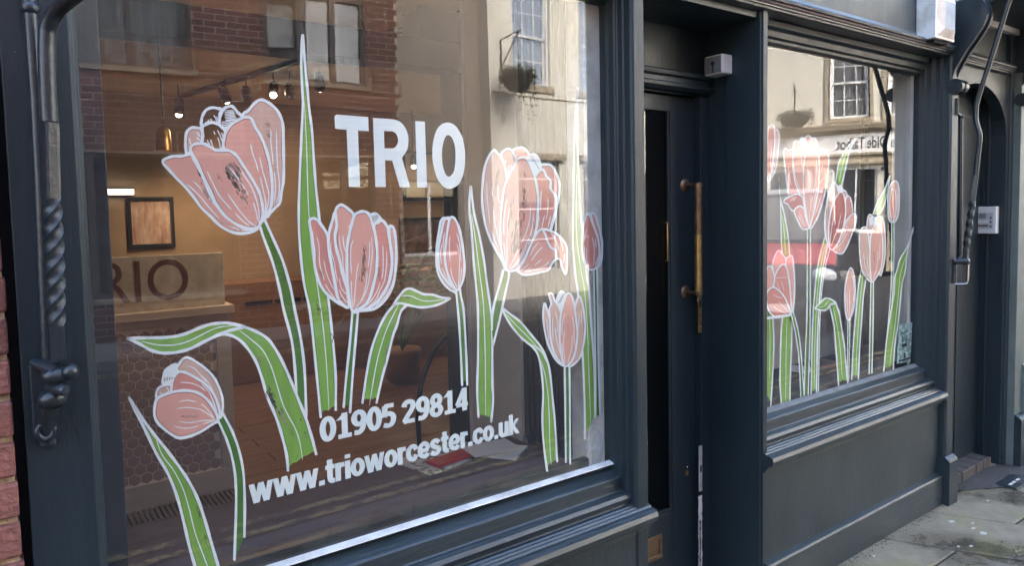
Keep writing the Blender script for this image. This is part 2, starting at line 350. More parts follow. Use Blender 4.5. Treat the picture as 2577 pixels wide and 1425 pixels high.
part('end_post', MB().profile_z([(4.132, .05), (4.132, -.006), (4.138, -.010), (4.142, -.034), (4.150, -.038), (4.153, -.062), (4.160, -.066), (4.163, -.070), (4.170, -.074), (4.172, -.098), (4.177, -.102), (4.184, -.106), (4.186, -.138), (4.189, -.147), (4.193, -.15), (4.266, -.15), (4.270, -.146), (4.270, .06)], 0.0, 2.47), bevel=0.0012)
part('post_base', MB().profile_x([(0.02, 0), (-.178, 0), (-.178, .245), (-.170, .258), (-.152, .270), (0.02, .270)], 4.172, 4.277), bevel=0.003)
# heads over the glass, cornice, fascia, building above
part('head_rail', MB().profile_x([(.04, 2.402), (-.012, 2.402), (-.020, 2.410), (-.020, 2.425), (-.040, 2.435), (-.040, 2.466), (.04, 2.466)], 0.167, 1.768))
part('head_rail', MB().profile_x([(.04, 2.380), (-.014, 2.380), (-.022, 2.386), (-.022, 2.400), (-.036, 2.404), (-.040, 2.430), (-.060, 2.440), (-.060, 2.466), (.04, 2.466)], 2.60, 4.132))
CORN = [(.03, 2.468), (-.128, 2.468), (-.136, 2.472), (-.138, 2.480), (-.146, 2.481), (-.147, 2.488), (-.155, 2.489), (-.158, 2.496), (-.166, 2.499), (-.169, 2.508), (-.160, 2.518), (-.140, 2.521), (-.126, 2.532), (-.122, 2.548), (-.02, 2.548), (.03, 2.548)]
part('cornice', MB().profile_x(CORN, 0.012, 4.187), M['slate_h'], bevel=0.001)
part('cornice', MB().profile_x([(y+0.012, z-0.012) for y, z in CORN], 4.272, 5.06), bevel=0.001)
part('fascia', MB().box(0.012, 4.187, -0.118, 0.03, 2.548, 3.25), M['slate_rough'])
part('fascia', MB().box(4.272, 5.06, -0.100, 0.03, 2.536, 3.25), M['slate_rough'])
part('soffit_board', MB().box(4.30, 6.6, -0.62, -0.101, 2.735, 2.78), M['slate_rough'])
part('soffit_edge', MB().box(4.30, 6.6, -0.135, -0.101, 2.700, 2.735), M['jamb_grey'])
part('unseen_upper_wall', MB().box(-1.6, 5.0, -0.05, 6.0, 3.25, 12.6), M['brick_red'], 0)  # out of view, made tall to shade the brick and rendered houses opposite
part('unseen_upper_wall', MB().box(5.0, 6.6, -0.045, 6.0, 3.25, 5.2), M['brick_red'], 0)  # out of view, kept lower so sun reaches the cream building
# panes
pane_l = part('window_pane', MB().box(0.160, 1.772, 0.0, 0.006, 0.748, 2.41), M['glass'], 0)
pane_r = part('window_pane', MB().box(2.585, 4.140, 0.0, 0.006, 0.770, 2.395), M['glass'], 0)
# timber behind the glass
part('inner_stile', MB().box(0.10, 0.2135, 0.0225, 0.075, 0.70, 2.45), M['navy'])
part('inner_rail', MB().box(0.2135, 1.70, 0.0225, 0.05, 0.70, 0.782), M['navy'])
part('inner_rail', MB().box(2.60, 4.10, 0.0225, 0.05, 0.70, 0.800), M['navy'])

# door recess
part('reveal_panel', MB().box(2.536, 2.60, -0.06, 0.30, 0.0, 2.467), M['slate'])
part('reveal_panel', MB().box(1.79, 1.838, 0.05, 0.30, 0.0, 2.467), M['slate'])
part('recess_ceiling', MB().box(1.80, 2.60, -0.10, 0.30, 2.440, 2.467), M['slate'])
DY = 0.185
part('door_jamb', MB().box(2.478, 2.536, 0.150, 0.30, 0.0, 2.16), M['slate'])
part('door_jamb', MB().box(1.838, 1.87, 0.150, 0.30, 0.0, 2.16), M['slate'])
part('transom_panel', MB().box(1.838, 2.536, 0.165, 0.30, 2.16, 2.44), M['slate'])
part('transom_rail', MB().profile_x([(.165, 2.165), (.135, 2.168), (.120, 2.182), (.118, 2.195), (.132, 2.200), (.134, 2.222), (.120, 2.226), (.116, 2.242), (.128, 2.250), (.165, 2.256)], 1.838, 2.536))
part('door_step', MB().box(1.838, 2.536, -0.10, 0.40, -0.01, 0.028), M['kerb'], 0.006)
gx = at(1691, 1000, Y=DY).x; gz0 = at(1690, 1287, Y=DY).z; gz1 = at(1640, 276, Y=DY).z
dx0, dx1 = 1.872, 2.476
door = part('door', MB().box(dx0, 1.965, DY, DY+.045, .035, 2.155).box(gx, dx1, DY, DY+.045, .035, 2.155).box(1.965, gx, DY, DY+.045, .035, gz0).box(1.965, gx, DY, DY+.045, gz1, 2.155))
part('glass_panel', MB().box(1.965, gx, DY+.016, DY+.022, gz0, gz1), M['glass_dark'], 0, door)
part('panel_bead', MB().box(gx-.012, gx-.0005, DY+.004, DY+.0155, gz0+.0005, gz1-.0005).box(1.9655, gx-.012, DY+.004, DY+.0155, gz0+.0005, gz0+.012), S_, 0.002, door)
hz0, hz1 = at(1757, 743, Y=DY-.07).z, at(1757, 460, Y=DY-.07).z; hx = at(1757, 600, Y=DY-.07).x
h = part('pull_handle', MB().tube([(hx, DY-.07, hz0+.018), (hx, DY-.07, (hz0+hz1)/2+.02)], .0165, 16), M['brass'], 0, door)
for hz in (hz0, hz1-.018): part('handle_cap', MB().tube([(hx, DY-.07, hz), (hx, DY-.07, hz+.018)], .0195), M['bronze'], 0.001, door)
part('handle_grip', MB().tube([(hx, DY-.07, (hz0+hz1)/2+.02), (hx, DY-.07, hz1-.018)], .0165, 16), M['bronze'], 0, door)
for hz in (hz0+.008, hz1-.008):
    part('handle_rosette', MB().tube([(hx, DY+.001, hz), (hx, DY-.004, hz), (hx, DY-.008, hz)], [.030, .028, .012], 20).tube([(hx, DY-.005, hz), (hx, DY-.065, hz)], .0075, 10), M['bronze'], 0, door)
p0, p1 = at(1680, 655, Y=DY).z, at(1680, 562, Y=DY).z; ix = at(1678, 600, Y=DY).x
part('inner_pull', MB().tube([(ix+.012, DY+.015, p0-.004), (ix-.002, DY-.006, p0), (ix-.008, DY-.010, p0+.012), (ix-.009, DY-.011, (p0+p1)/2), (ix-.008, DY-.010, p1-.012), (ix-.002, DY-.006, p1), (ix+.012, DY+.015, p1+.004)], .0042, 8), M['brass'], 0, door)
lp = at(1652, 1378, Y=DY)
part('letter_plate', MB().box(lp.x-.10, lp.x+.030, DY-.008, DY+.001, lp.z-.052, lp.z-.034).box(lp.x-.10, lp.x+.030, DY-.008, DY+.001, lp.z+.034, lp.z+.052).box(lp.x+.012, lp.x+.030, DY-.008, DY+.001, lp.z-.034, lp.z+.034).box(lp.x-.10, lp.x-.082, DY-.008, DY+.001, lp.z-.034, lp.z+.034).box(lp.x-.082, lp.x+.012, DY-.003, DY+.001, lp.z-.034, lp.z+.034), M['bronze'], 0.002, door)
kp = at(1728, 1190, Y=DY)
part('keyhole_escutcheon', MB().tube([(kp.x, DY+.001, kp.z), (kp.x, DY-.004, kp.z)], .013, 16, aspect=0.75), M['brass'], 0.001, door)
part('keyhole_escutcheon', MB().ball((kp.x, DY-.003, kp.z+.026), .0045), M['chrome'], 0, door)
lk = at(1732, 815, Y=DY)
part('lock_case', MB().box(lk.x-.018, lk.x+.020, DY-.003, DY+.001, lk.z-.045, lk.z+.045).box(lk.x-.002, lk.x+.003, DY-.005, DY-.003, lk.z-.012, lk.z+.012), S_, 0.001, door)
JY = 0.150
for (a, b, mm, nm) in (((1758, 690), (1758, 838), M['brass'], 'latch_plate'), ((1760, 1123), (1760, 1238), M['steel'], 'strike_plate')):
    z1_, z0_ = at(*a, Y=JY).z, at(*b, Y=JY).z; xc = at(1761, 900, Y=JY).x
    pl = part(nm, MB().box(xc-.011, xc+.011, JY-.003, JY+.001, z0_, z1_), mm, 0.001)
    zc = (z0_+z1_)/2
    part('latch_hole', MB().box(xc-.004, xc+.006, JY-.0036, JY-.0031, zc-.016, zc+.014), M['black'], 0, pl)
    for dz in (.8, -.8):
        part('screw', MB().tube([(xc+.002, JY-.0028, zc+dz*(z1_-z0_)/2), (xc+.002, JY-.0042, zc+dz*(z1_-z0_)/2)], .0035, 8), M['steel'], 0, pl)
# bare timber and flaking white paint low on the door frame
xc = at(1762, 1330, Y=JY).x; z1_ = at(1762, 1248, Y=JY).z
def ragged(z0, z1, x0, x1, n, amp):
    L = [(x0+rs.uniform(-amp, amp), z0+(z1-z0)*i/n) for i in range(n+1)]; Q = [(x1+rs.uniform(-amp, amp), z1-(z1-z0)*i/n) for i in range(n+1)]
    return L+Q
part('flaked_paint', MB().poly([ragged(.04, z1_, xc-.013, xc+.012, 30, .0022)], lambda x, z: (x, JY-.0012, z)), M['flaking'], 0)
part('bare_timber', MB().poly([ragged(.05, z1_-.11, xc-.008, xc+.002, 26, .003)], lambda x, z: (x, JY-.0022, z)), M['bare_wood'], 0)
part('bare_timber', MB().poly([ragged(1.27, 1.37, xc-.0125, xc+.012, 14, .004)], lambda x, z: (x, JY-.0010, z)), M['flaking'], 0)

# passage door beside the shop, its arch, brick step
AX0, AX1 = 4.272, 5.09
part('passage_door', MB().box(AX0, AX1, 0.032, 0.08, 0.05, 2.42).box(4.74, 4.752, 0.026, 0.033, 0.08, 2.2), M['slate'], 0.003)
part('passage_reveal', MB().box(AX1, 5.13, -0.085, 0.10, 0.0, 2.47).profile_z([(5.086, -.085), (5.086, -.10), (5.092, -.104), (5.092, -.115), (5.098, -.12), (5.13, -.12), (5.13, -.085)], 0.0, 2.47), M['slate'], 0.002)
part('passage_reveal', MB().box(5.072, 5.0895, -0.015, 0.0, 0.04, 2.44), M['slate'], 0.003)
arch = [(AX0, 2.46), (AX0, 2.10)]
for k in range(0, 21):
    a = math.pi*(1-k/20.0); arch.append((4.681+0.402*math.cos(a), 2.10+0.27*math.sin(a)))
arch += [(AX1, 2.10), (AX1, 2.46)]
am = MB(); n = len(arch)
v = [(x, -0.098, z) for x, z in arch]+[(x, -0.03, z) for x, z in arch]
tri = tessellate_polygon([[Vector((x, z, 0)) for x, z in arch]])
am.add(v, [tuple(t) for t in tri]+[tuple(i+n for i in t) for t in tri]+[(i, (i+1) % n, n+(i+1) % n, n+i) for i in range(n)])
part('arch_head', am, M['slate'], 0.002)
hd = at(2440, 690, Y=0.0)
q0, q1 = at(2436, 652, Y=-.035), at(2436, 715, Y=-.035)
part('door_handle', MB().tube([(q0.x-.07, .032, q0.z), (q0.x-.02, -.02, q0.z), (q0.x-.004, -.033, q0.z-.004), (q0.x, -.036, q0.z-.02), (q0.x, -.036, q1.z+.02), (q0.x-.004, -.033, q1.z+.004), (q0.x-.02, -.02, q1.z), (q0.x-.07, .032, q1.z)], .0068, 10), M['chrome'], 0)
st = part('passage_step', MB().box(AX0+.01, AX1-.01, -0.055, 0.08, -0.01, 0.040), M['mortar'], 0)
M['brick_blue'] = mat('worn_engineering_brick', (0.085, 0.075, 0.07), 0.75, noise=((0.05, 0.045, 0.042), 20, 0.3, 0.7), bump=0.5)
bme = None
for k in range(7):
    x = AX0+.012+k*0.105
    b = MB().box(0, 0.098, -0.075, 0.078, 0.0, 0.062)
    if bme is None: bme = b.build('brick', M['brick_blue'], st, 0.005); bme.location = (x, 0, 0)
    else: obj_copy(bme, st, (x, rs.uniform(-.006, .004), rs.uniform(-.004, .002)))

# carved console bracket at the head of the end post
cons_pts = [(-.115, 2.40), (-.150, 2.43), (-.185, 2.475), (-.225, 2.53), (-.262, 2.585), (-.290, 2.63), (-.298, 2.665), (-.290, 2.70), (-.270, 2.725), (-.115, 2.74)]
def crom(pts, n=6, closed=False):
    out = []; N = len(pts)
    rng = range(N if closed else N-1)
    for i in rng:
        if closed: p0, p1, p2, p3 = pts[i-1], pts[i], pts[(i+1) % N], pts[(i+2) % N]
        else: p0, p1, p2, p3 = pts[max(i-1, 0)], pts[i], pts[i+1], pts[min(i+2, N-1)]
        for k in range(n):
            t = k/n
            out.append(tuple(0.5*((2*b)+(c_-a)*t+(2*a-5*b+4*c_-d)*t*t+(3*b-a-3*c_+d)*t*t*t) for a, b, c_, d in zip(p0, p1, p2, p3)))
    if not closed: out.append(tuple(pts[-1]))
    return out
ccurve = crom([(-.135, 2.335), (-.150, 2.39), (-.175, 2.44), (-.205, 2.49), (-.245, 2.545), (-.280, 2.60), (-.297, 2.65), (-.292, 2.70), (-.275, 2.735)], 4)
def console(x0, x1, nm):
    o = part(nm, MB().profile_x(ccurve+[(-.05, 2.745), (-.05, 2.335)], x0+.016, x1-.016), M['iron'], 0)
    for xa, xb in ((x0, x0+.018), (x1-.018, x1)):
        band = [(y-.010, z-.004) for y, z in ccurve]+[(y+.016, z+.006) for y, z in reversed(ccurve)]
        part('console_rib', MB().profile_x(band, xa, xb), M['iron'], 0.002, o)
    part('console_volute', MB().tube([(x0-.006, -.160, 2.303), (x0+.030, -.160, 2.303)], .040, 24).tube([(x0+.030, -.160, 2.303), (x1-.03, -.160, 2.303)], .027, 20).tube([(x1-.03, -.160, 2.303), (x1+.004, -.160, 2.303)], .040, 24), M['iron'], 0.002, o)
    return o
console(4.191, 4.270, 'console_bracket')
console(5.135, 5.24, 'console_bracket')
part('console_backing', MB().box(4.1875, 4.2715, -0.122, 0.03, 2.47, 3.25), M['slate'])
part('console_backing', MB().box(5.06, 5.30, -0.122, 0.03, 2.47, 3.25), M['slate'])

# neighbouring pilaster in grey green
M['sage'] = mat('grey_green_paint', (0.125, 0.15, 0.14), 0.5, noise=((0.09, 0.11, 0.10), 6, 0.35, 0.7), bump=0.2, rvar=0.1)
nb = thing('neighbouring_pilaster', 'grey green painted pilaster of the next building at the right edge', 'pilaster')
MB().box(5.132, 6.6, -0.16, 0.3, 0.0, 2.47).build('shaft', M['sage'], nb, 0.003)
MB().profile_x([(0.1, 0), (-.20, 0), (-.20, .30), (-.19, .315), (-.162, .33), (0.1, .33)], 5.134, 5.24).build('base_block', M['slate'], nb, 0.003)
MB().profile_x([(0.1, 0.33), (-.185, .33), (-.185, .63), (-.162, .64), (0.1, .64)], 5.24, 6.6).build('base_panel', M['sage'], nb, 0.003)

# brick wall left of the shopfront, its bricks one by one
bld = thing('unseen_shading_block', 'unseen tall brick block left of the shopfront, added to shade the street', 'building')
MB().box(-14, -1.62, 0.26, 6.0, 0.0, 12.6).build('wall', M['brick_red'], bld)  # added mass out of view, tall enough to shade the brick building opposite
bld2 = thing('unseen_low_block', 'unseen low block added beyond the grey green pilaster, letting sun past', 'wall')
MB().box(6.62, 14, 0.0, 0.3, 0.0, 2.3).build('wall', M['sage'], bld2)  # added mass out of view, cut low so sunlight reaches the van
bw = thing('brick_wall', 'old red brick wall at the left edge beside the shopfront', 'wall')
MB().box(-1.6, 0.004, -0.118, 0.25, 0.0, 3.249).build('mortar_bed', M['mortar'], bw)
MB().box(0.0045, 0.0245, -0.07, 0.03, 0.0, 2.467).build('dark_joint', M['black'], bw)
bp_ = None; H_ = 0.083
for r_ in range(0, 39):
    for k in range(0, 6):
        w = 0.218; x1 = 0.008 - k*0.231 - (0.112 if r_ % 2 else 0.0)
        if k == 0 and r_ % 2:
            MB().box(-0.098, 0.008+rs.uniform(-.003, .003), -0.132+rs.uniform(-.003, .002), 0.0, r_*H_+.006, r_*H_+H_-.007).build('brick', M['brick_red'], bw, 0.006)
        if bp_ is None:
            bp_ = MB().box(-w, 0, -0.132, 0.0, 0.006, H_-.007).build('brick', M['brick_red'], bw, 0.006); bp_.location = (x1, 0, r_*H_)
        else: obj_copy(bp_, bw, (x1+rs.uniform(-.003, .003), rs.uniform(-.003, .003), r_*H_+rs.uniform(-.0015, .0015)))
# ------------------------------------------------------------------ ironwork and boxes fixed to the front
def spiral(path, r_, tw, sq, seg=16): return MB().tube(path, r_, seg, twist=tw, square=sq)
def densify(pts, step=0.012):
    out = []
    for a, b in zip(pts, pts[1:]):
        a, b = Vector(a), Vector(b); n = max(1, int((b-a).length/step))
        out += [a+(b-a)*k/n for k in range(n)]
    return out+[Vector(pts[-1])]
# left awning arm
la = thing('awning_arm', 'twisted wrought iron awning arm with hook fitting left of the large window', 'awning arm')
LY = -0.19
rod_px = [(133, 900), (140, 805), (133, 720), (137, 610), (132, 505), (128, 440), (124, 330), (121, 245), (119, 130)]
base = [at(x, y, Y=LY) for x, y in [(147, 905), (140, 805), (138, 700), (134, 600), (130, 505), (127, 400), (125, 310), (121, 245), (118, 150), (118, 100)]]
bend = [at(122, 66, Y=LY-.004), at(136, 34, Y=LY-.02), at(160, 8, Y=LY-.05), at(195, -18, Y=LY-.11), at(240, -50, Y=LY-.20), at(300, -95, Y=LY-.36)]
path = [Vector(p) for p in crom([tuple(p) for p in base+bend], 22)]
zz = [p.z for p in path]
z_tw0, z_tw1 = at(140, 820, Y=LY).z, at(130, 500, Y=LY).z
tw, sq, ra = [], [], []
turns = 3.6
for p in path:
    t = min(max((p.z-z_tw0)/(z_tw1-z_tw0), 0), 1); tw.append(t*turns*math.pi)
    up_ = p.z > at(125, 308, Y=LY).z
    sq.append(0.0 if up_ else 1.0); ra.append(.0155 if up_ else .0145+.0010*math.sin(math.pi*t))
_i = next(i for i, s_ in enumerate(sq) if s_ == 0.0)
MB().tube(path[:_i+1], ra[:_i+1], 24, twist=tw[:_i+1], square=[1.0]*(_i+1), flat=True).tube(path[_i:], ra[_i:], 20).build('bar', M['iron'], la)
kn = at(150, 945, Y=LY)
MB().ball((kn.x-.006, LY+.005, kn.z), .026, .022, .019).ball((kn.x+.018, LY-.010, kn.z+.006), .016).tube([(kn.x-.040, LY+.05, kn.z+.024), (kn.x-.02, LY+.02, kn.z+.016), (kn.x-.002, LY, kn.z+.006)], [.010, .013, .018], 12).build('pivot_knuckle', M['iron'], la)
k2 = at(161, 982, Y=LY-.02)
MB().tube([(k2.x-.02, LY+.03, k2.z), (k2.x, LY-.02, k2.z), (k2.x+.002, LY-.028, k2.z)], [.0125, .0125, .007], 14).build('pivot_pin', M['iron'], la)
k3 = at(132, 1003, Y=LY+.02)
MB().ball((k3.x, LY+.02, k3.z), .026, .025, .020).tube([(k3.x-.004, LY+.028, k3.z-.010), (k3.x-.006, LY+.045, k3.z-.04), (k3.x-.010, LY+.058, k3.z-.07), (k3.x-.010, LY+.062, k3.z-.10)], [.022, .019, .017, .018], 14).build('socket', M['iron'], la)
k4 = at(115, 1085, Y=LY+.05)
ring = [(k4.x+.014*math.cos(2*math.pi*i/16), LY+.046, k4.z+.016*math.sin(2*math.pi*i/16)) for i in range(17)]
MB().tube(ring, .0065, 8, cap=False).build('eyelet', M['iron'], la)
MB().box(k4.x-.022, k4.x+.022, -.135, -.1195, k4.z-.01, kn.z+.02).build('wall_plate', M['iron'], la, 0.004)
# straight rod beside it
rd = thing('iron_rod', 'plain upright iron rod on the left post behind the twisted arm', 'rod')
ry = -0.142
rp_ = [at(x, y, Y=ry) for x, y in [(62, -60), (76, 20), (92, 250), (104, 480), (112, 700), (122, 920)]]
MB().tube(rp_, .0125, 12).build('bar', M['iron'], rd)
for p in (rp_[1], rp_[5]):
    MB().tube([(p.x, -.118, p.z), (p.x, ry, p.z)], .010, 10).ball((p.x, ry, p.z), .017).build('bracket', M['iron'], rd)
# right awning arm
ra_ = thing('awning_arm', 'bent and twisted iron awning arm leaning out by the passage door', 'awning arm')
AXX = 4.285
pr = [at(x, y, X=AXX) for x, y in [(2430, 650), (2433, 612), (2440, 560), (2448, 505), (2456, 441), (2461, 390), (2466, 344), (2461, 322), (2456, 302), (2456, 280), (2458, 260), (2468, 225), (2480, 190), (2505, 112), (2524, 50), (2540, 0), (2560, -60), (2590, -150)]]
path = [Vector(p) for p in crom([tuple(p) for p in pr], 22)]
z0_, z1_ = at(2432, 630, X=AXX).z, at(2448, 505, X=AXX).z; zr = at(2456, 441, X=AXX).z
tw = [min(max((p.z-z0_)/(z1_-z0_), 0), 1)*2.6*math.pi for p in path]; sq = [1.0 if p.z < zr else 0.0 for p in path]
_i = next(i for i, s_ in enumerate(sq) if s_ == 0.0)
MB().tube(path[:_i+1], .0138, 24, twist=tw[:_i+1], square=[1.0]*(_i+1), flat=True).tube(path[_i:], .0125, 18).build('bar', M['iron'], ra_)
b0 = at(2420, 655, Y=-.145)
MB().tube([(4.24, -.15, b0.z), (4.262, -.175, b0.z), (AXX, -.192, b0.z+.005)], [.012, .016, .018], 12).ball((AXX, -.192, b0.z), .024).build('pivot_knuckle', M['iron'], ra_)
MB().tube([(4.245, -.152, b0.z-.02), (4.243, -.155, b0.z-.05), (4.242, -.155, b0.z-.12)], [.016, .011, .013], 10).build('wall_plate', M['iron'], ra_, 0.002)
rr_ = thing('iron_rod', 'plain upright iron rod with end brackets beside the grey end post', 'rod')
t0, t1 = at(2416, 648, Y=-.142), at(2418, 292, Y=-.142)
MB().tube([t0, t1], .0115, 12).build('bar', M['iron'], rr_)
MB().ball(t1, .016).tube([(t1.x, -.142, t1.z), (4.25, -.150, t1.z+.01)], .010, 10).tube([(4.245, -.153, t1.z), (4.245, -.153, t1.z+.09)], .009, 8).build('bracket', M['iron'], rr_)
MB().ball(t0, .018).tube([(t0.x, -.142, t0.z), (4.25, -.150, t0.z-.03)], .010, 10).build('bracket', M['iron'], rr_)

# square steel wall light on the fascia
wl = thing('wall_light', 'square stained stainless steel wall light on the fascia above the small window', 'wall light')
LX0, LX1, LYF, LZ0, LZ1 = 3.835, 4.045, -0.215, 2.505, 2.735
def ringbox(x0, x1, z0, z1, yb, ins, yf):            # picture-frame front
    m = MB()
    a = [(x0, yb, z0), (x1, yb, z0), (x1, yb, z1), (x0, yb, z1)]; b = [(x0+ins, yf, z0+ins), (x1-ins, yf, z0+ins), (x1-ins, yf, z1-ins), (x0+ins, yf, z1-ins)]
    m.add(a+b, [(0, 1, 5, 4), (1, 2, 6, 5), (2, 3, 7, 6), (3, 0, 4, 7)])
    return m
MB().box(LX0, LX1, LYF, -0.118, LZ0, LZ1).build('housing', M['steel'], wl, 0.004)
ringbox(LX0+.012, LX1-.012, LZ0+.012, LZ1-.012, LYF-.0012, .035, LYF-.022).build('bezel', M['steel'], wl)
M['lens'] = mat('frosted_lens', (0.62, 0.68, 0.70), 0.15, noise=((0.5, 0.55, 0.56), 10, 0.4, 0.7), coat=0.4)
MB().box(LX0+.047, LX1-.047, LYF-.021, LYF-.004, LZ0+.047, LZ1-.047).build('lens', M['lens'], wl, 0.003)
MB().box(LX0+.03, LX1-.03, LYF+.02, -0.14, LZ0-.014, LZ0).build('gasket', M['black'], wl, 0.002)

# key switch box high in the door recess
ab = thing('key_switch_box', 'small pale key switch box high on the wall of the door recess', 'switch box')
MB().box(2.462, 2.535, 0.022, 0.118, 2.236, 2.318).build('case', M['jamb_grey'], ab, 0.008)
MB().box(2.4600, 2.4622, 0.029, 0.111, 2.243, 2.311).build('cover', mat('grey_cover_plate', (0.17, 0.18, 0.19), 0.5, noise=((0.13, 0.14, 0.15), 12, .4, .7)), ab, 0.0008)
MB().tube([(2.4602, 0.07, 2.283), (2.456, 0.07, 2.283)], .0085, 14).box(2.4590, 2.4603, 0.067, 0.073, 2.245, 2.275).build('keyhole', M['black'], ab)

# intercom
ic = thing('door_intercom', 'steel door entry intercom panel with buttons beside the passage door', 'intercom')
i0, i1 = at(2450, 582, X=5.075), at(2520, 520, X=5.075)
yb0, yb1 = at(2508, 560, X=5.05).y, at(2452, 560, X=5.05).y
zb0, zb1 = at(2480, 588, X=5.05).z, at(2480, 520, X=5.05).z
MB().box(5.045, 5.0898, yb0, yb1, zb0, zb1).build('case', mat('pale_steel_case', (.72, .71, .68), .4, metal=.2), ic, 0.004)
yw = yb1-yb0; zh = zb1-zb0
MB().box(5.0430, 5.0452, yb0+yw*.14, yb1-yw*.14, zb0+zh*.18, zb1-zh*.22).build('panel', mat('brushed_panel', (0.5, 0.5, 0.5), .4, metal=.2), ic, 0.0006)
for k in range(6):
    y_ = yb1-yw*(.24+.055*k)
    MB().box(5.0420, 5.0432, y_-yw*.012, y_+yw*.012, zb0+zh*.56, zb0+zh*.74).build('speaker_slot', M['black'], ic)
for k in range(3):
    MB().tube([(5.0432, yb0+yw*.24, zb0+zh*(.27+.16*k)), (5.040, yb0+yw*.24, zb0+zh*(.27+.16*k))], .0055, 10).build('call_button', M['black'], ic)
MB().box(5.0418, 5.0432, yb0+yw*.34, yb1-yw*.18, zb0+zh*.40, zb0+zh*.49).build('name_strip', M['white_paint'], ic)
MB().box(5.0418, 5.0432, yb0+yw*.34, yb1-yw*.18, zb0+zh*.26, zb0+zh*.33).build('name_strip', M['bronze'], ic)
# ------------------------------------------------------------------ artwork painted on the inside of the panes
def paint(name, c1, c2, sc=18, lo=0.3, hi=0.75, stretch=(1, 1, .25), worn=0.0):
    m = mat(name, c1, 0.55, noise=(c2, sc, lo, hi), scale3=stretch, bump=0.1, bscale=60)
    return m
M['pink'] = paint('pink_petal_paint', (0.86, 0.41, 0.335), (0.74, 0.37, 0.30))
M['pink_pale'] = paint('pale_pink_petal_paint', (0.74, 0.47, 0.39), (0.60, 0.38, 0.31))
M['pink_deep'] = paint('deep_pink_petal_paint', (0.78, 0.30, 0.25), (0.66, 0.26, 0.21))
M['pink_red'] = paint('rose_red_petal_paint', (0.55, 0.12, 0.11), (0.44, 0.10, 0.09))
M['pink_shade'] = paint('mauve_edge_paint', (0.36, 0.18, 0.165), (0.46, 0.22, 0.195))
M['leaf'] = paint('leaf_green_paint', (0.24, 0.47, 0.06), (0.17, 0.36, 0.04), 22)
M['leaf_dark'] = paint('stem_green_paint', (0.065, 0.21, 0.012), (0.045, 0.15, 0.01), 20)
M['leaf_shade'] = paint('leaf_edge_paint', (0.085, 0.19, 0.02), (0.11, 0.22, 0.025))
M['line'] = mat('white_line_paint', (0.90, 0.94, 0.97), 0.5, noise=((0.82, 0.88, 0.93), 14, .4, .75))
M['letter'] = mat('white_lettering_vinyl', (0.88, 0.95, 0.96), 0.5, noise=((0.83, 0.92, 0.94), 5, .4, .75))
M['scuff'] = mat('worn_through_paint', (0.045, 0.034, 0.030), 0.8, noise=((0.22, 0.16, 0.135), 60, 0.45, 0.65))
M['scuff_soft'] = mat('half_worn_paint', (0.26, 0.19, 0.16), 0.8, noise=((0.38, 0.26, 0.21), 40, 0.4, 0.65))
def seethrough(m, name, a):
    m = m.copy(); m.name = name; nt = m.node_tree; out = [n for n in nt.nodes if n.type == 'OUTPUT_MATERIAL'][0]
    b = nt.nodes['Principled BSDF']; tr = nt.nodes.new('ShaderNodeBsdfTransparent'); mx = nt.nodes.new('ShaderNodeMixShader'); mx.inputs[0].default_value = a
    nt.links.new(tr.outputs[0], mx.inputs[1]); nt.links.new(b.outputs[0], mx.inputs[2]); nt.links.new(mx.outputs[0], out.inputs['Surface']); return m
M['thin_line'] = seethrough(M['line'], 'thin_white_wash', 0.28)
COLS = {'p': 'pink', 'l': 'pink_pale', 'd': 'pink_deep', 'r': 'pink_red', 'g': 'leaf', 's': 'leaf_dark', 'w': 'line'}
Y0 = 0.0075
_slot = [0]
